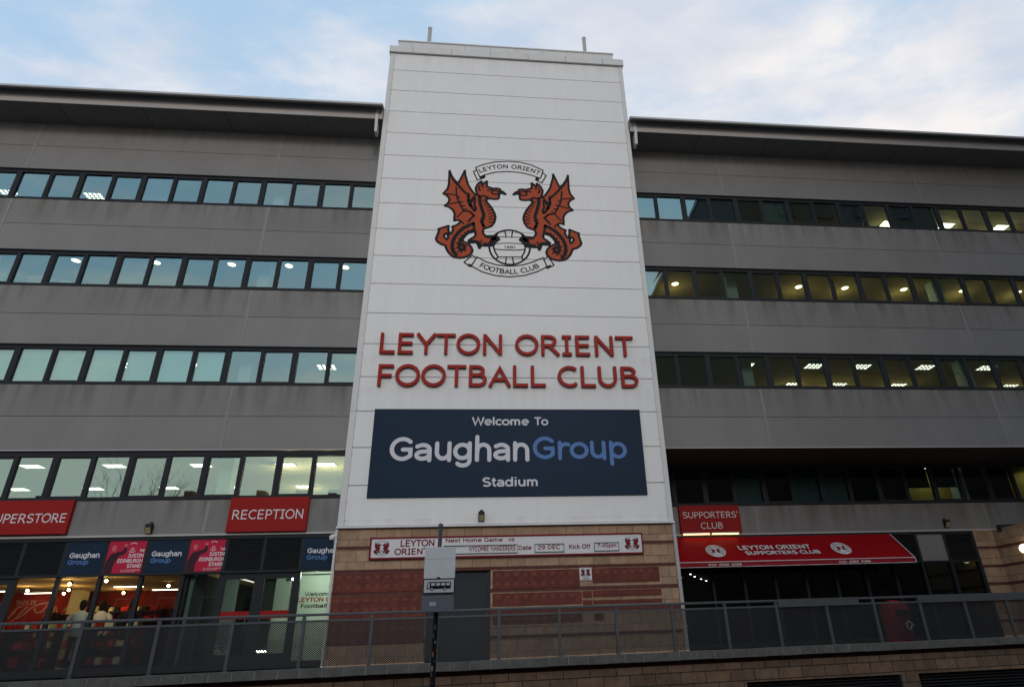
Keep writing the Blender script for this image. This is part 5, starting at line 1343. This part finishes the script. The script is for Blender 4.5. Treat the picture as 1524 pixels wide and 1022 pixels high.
# ================================================================ bus stop
bt = thing('bus_stop', (-0.66, -9.4, 0.13), 'tall bus stop pole with white flag and bus symbol, black below', 'bus stop')
px, py = -0.645, -9.4
b = MB(); b.tube([(px - 0.012, py, 2.0), (px, py, 3.2)], 0.03, 14); b.lathe((px, py, 3.2), [(0.034, 0), (0.034, 0.03), (0.01, 0.045)], 14); b.build('upper_pole', GALV, bt)
b = MB(); b.tube([(px - 0.03, py, 0.1), (px - 0.012, py, 2.05)], 0.036, 16); b.lathe((px - 0.03, py, 0.13), [(0.09, 0), (0.09, 0.02), (0.04, 0.05)], 16); b.build('lower_pole', BLACK, bt)
rr = random.Random(21)
for k in range(11):
    z = 1.02 + k * 0.08 + rr.uniform(-0.02, 0.02); a = rr.uniform(-2.3, -0.8); hh = rr.uniform(0.02, 0.06); ww_ = rr.uniform(0.3, 0.8)
    xx = px - 0.03 + (z - 0.1) / 1.95 * 0.018
    b = MB(); vs = []
    for q in range(5):
        an = a + ww_ * q / 4
        vs += [(xx + 0.0375 * math.cos(an), py + 0.0375 * math.sin(an), z), (xx + 0.0375 * math.cos(an), py + 0.0375 * math.sin(an), z + hh)]
    b.add(vs, [(2 * q, 2 * q + 2, 2 * q + 3, 2 * q + 1) for q in range(4)])
    b.build('sticker', [mat('sticker_grey', (0.22, 0.22, 0.22), 0.6), GALV, mat('sticker_orange', (0.3, 0.14, 0.05), 0.6), mat('sticker_dark', (0.08, 0.08, 0.085), 0.6)][k % 4 if k % 4 != 2 or k == 6 else 3], bt)
yb = py - 0.05
b = MB(); b.box(-0.845, -0.415, yb, yb + 0.016, 2.482, 2.905); b.box(-0.845, -0.415, yb - 0.001, yb + 0.017, 2.742, 2.745, 1)
fl = b.build('flag_panel', [mat('flag_white', (0.72, 0.74, 0.76), 0.45, 0.05, 8), GALV], bt, bevel=0.002)
b = MB(); b.box(px - 0.03, px + 0.03, yb + 0.016, py + 0.03, 2.46, 2.50); b.box(px - 0.03, px + 0.03, yb + 0.016, py + 0.03, 2.85, 2.88); b.box(px - 0.02, px + 0.025, yb - 0.008, yb + 0.02, 2.482, 2.5); b.build('clamp', FRAME, bt)
b = MB(); b.box(-0.85, -0.412, yb, yb + 0.018, 2.285, 2.480, 1); b.box(-0.837, -0.425, yb - 0.003, yb, 2.298, 2.466, 0)
sy = yb - 0.003
bx0, bx1, bz0, bz1 = -0.80, -0.462, 2.345, 2.438
pts = [(bx0, bz0), (bx0 + 0.012, bz1 - 0.008), (bx0 + 0.03, bz1), (bx1 - 0.012, bz1), (bx1, bz1 - 0.02), (bx1 - 0.005, bz0)]
b.prism_xz(pts, sy - 0.001, sy, 1)
for a_, c_ in ((0.016, 0.042), (0.06, 0.115), (0.13, 0.185), (0.2, 0.255), (0.27, 0.322)):
    b.prism_xz([(bx0 + a_, bz1 - 0.05 if a_ > 0.03 else bz0 + 0.012), (bx0 + c_, bz1 - 0.05 if a_ > 0.03 else bz0 + 0.012), (bx0 + c_, bz1 - 0.014), (bx0 + a_ + 0.003, bz1 - 0.014)], sy - 0.0016, sy - 0.0011, 0)
for wx in (bx0 + 0.075, bx0 + 0.25):
    for r_, mi, h_ in ((0.024, 1, 0.0022), (0.015, 0, 0.0028), (0.007, 1, 0.0034)):
        b.prism_xz([(wx + r_ * math.cos(k * math.pi / 8), bz0 + r_ * math.sin(k * math.pi / 8)) for k in range(16)], sy - h_, sy - h_ + 0.0004, mi)
b.build('bus_symbol_panel', [SIGNWHITE, BLACK], bt)
b = MB(); b.box(-0.852, -0.418, yb - 0.06, yb + 0.05, 2.045, 2.255); b.build('information_box', mat('grey_box', (0.16, 0.18, 0.195), 0.5, 0.06, 10), bt, bevel=0.008)
b = MB(); b.box(-0.835, -0.43, yb - 0.01, yb + 0.03, 2.256, 2.284)
for k in range(9): b.box(-0.82 + k * 0.045, -0.8 + k * 0.045, yb - 0.014, yb - 0.01, 2.262, 2.278, 1)
b.build('route_strip', [FRAME, GALV], bt)
b = MB(); b.box(-0.745, -0.66, yb - 0.0625, yb - 0.06, 2.125, 2.172); wall_text(b, 'bus', -0.73, -0.675, 2.137, 2.16, yb - 0.0625, depth=0.001, mi=1); b.build('notice_sticker', [mat('pale_sticker', (0.5, 0.56, 0.66), 0.4), BLUEL], bt)

# ================================================================ across the street, behind the camera (mirrored in the glass; houses raised for shade)
ab = thing('apartment_block', (30, -38, 0), 'tall dark brick apartment block across the street, mirrored in the right wing windows', 'building')
AX, BXX = 23.3, 56.0
HB = 46.0
MB().box(AX, BXX, -80, -21.5, 0, HB).build('wall', mat('dark_brick', (0.07, 0.055, 0.045), 0.9, 0.15, 2), ab)
MB().box(AX - 0.15, BXX + 0.15, -80.15, -21.35, HB, HB + 0.5).build('roof', ROOFM, ab)
proto = MB().box(AX + 2, AX + 3.6, -21.5, -21.42, 2.0, 3.5).box(AX + 2, AX + 3.6, -21.38, -21.3, 1.9, 2.0).build('window', mat('block_window', (0.03, 0.035, 0.04), 0.1), ab)
for f in range(14):
    for k in range(8):
        if f == 0 and k == 0: continue
        o = proto.copy(); COL.objects.link(o); o.parent = ab; o.location = proto.location + Vector((k * 3.7, 0, f * 3.0))

def house(x, label):
    t = thing('added_terraced_house', (x, -36, 0), label, 'house', 'added houses across the street')
    MB().box(x - 3, x + 3, -40, -32, 0, 11.2).build('wall', mat('house_brick', (0.16, 0.1, 0.07), 0.9, 0.15, 3), t)  # off-view house, made taller to shade the lower facade
    rf = MB().prism_yz([(-31.6, 11.1), (-36, 13.4), (-40.4, 11.1), (-40.4, 11.2), (-36, 13.55), (-31.6, 11.2)], x - 3.0, x + 3.0).build('roof', ROOFM, t)
    MB().box(x + 2.2, x + 2.9, -37, -36, 12.4, 14.4).build('chimney', BAND, rf)
    for wx, wz in ((-1.6, 1.2), (-1.6, 4.2), (1.5, 4.2), (-1.6, 7.2), (1.5, 7.2)):
        w = MB().box(x + wx - 0.6, x + wx + 0.6, -31.99, -31.93, wz, wz + 1.5).build('window', SIGNWHITE, t)
        MB().box(x + wx - 0.52, x + wx + 0.52, -31.93, -31.91, wz + 0.08, wz + 1.42).build('pane', mat('house_pane', (0.03, 0.035, 0.04), 0.1), w)
    MB().box(x + 1.0, x + 2.0, -31.99, -31.92, 0.1, 2.2).build('door', NAVY, t)
for i, x in enumerate((-46, -40, -34, -28, -22, -16, -10, -4, 2, 8, 14)):
    house(x, 'added brick terraced house opposite, %s from the left, raised to shade the facade' % ORD[i])

# bare tree mirrored in the first-floor windows
tr = thing('bare_tree', (-23.6, -29, 0), 'bare winter tree across the street, mirrored in the left wing windows', 'tree')
BARK = mat('bark', (0.06, 0.045, 0.035), 0.95, 0.2, 6)
trunk, crown = MB(), MB()
rt = random.Random(12)
def grow(p, dr_, ln, r_, lev):
    pts, rs = [p], [r_]
    q, dd = p.copy(), dr_.copy()
    n = 5
    for i in range(n):
        dd = (dd + Vector((rt.uniform(-1, 1), rt.uniform(-1, 1), rt.uniform(-0.3, 0.8))) * 0.16).normalized()
        q = q + dd * ln / n
        pts.append(q.copy()); rs.append(r_ * (1 - 0.45 * (i + 1) / n))
    (trunk if lev == 0 else crown).tube(pts, rs, 8 if lev < 2 else 5, caps=False)
    if lev >= 5: return
    for k in range(3 if lev else 5):
        i = rt.randint(2, n)
        a = rt.uniform(0, 2 * math.pi)
        side = Vector((math.cos(a), math.sin(a), 0.0))
        grow(pts[i], (dd * 0.75 + side * rt.uniform(0.4, 0.8) + Vector((0, 0, 0.25))).normalized(), ln * rt.uniform(0.55, 0.78), rs[i] * 0.62, lev + 1)
grow(Vector((-23.6, -29, 0)), Vector((0, 0, 1)), 8.5, 0.34, 0)
trunk.build('trunk', BARK, tr); crown.build('crown', BARK, tr)
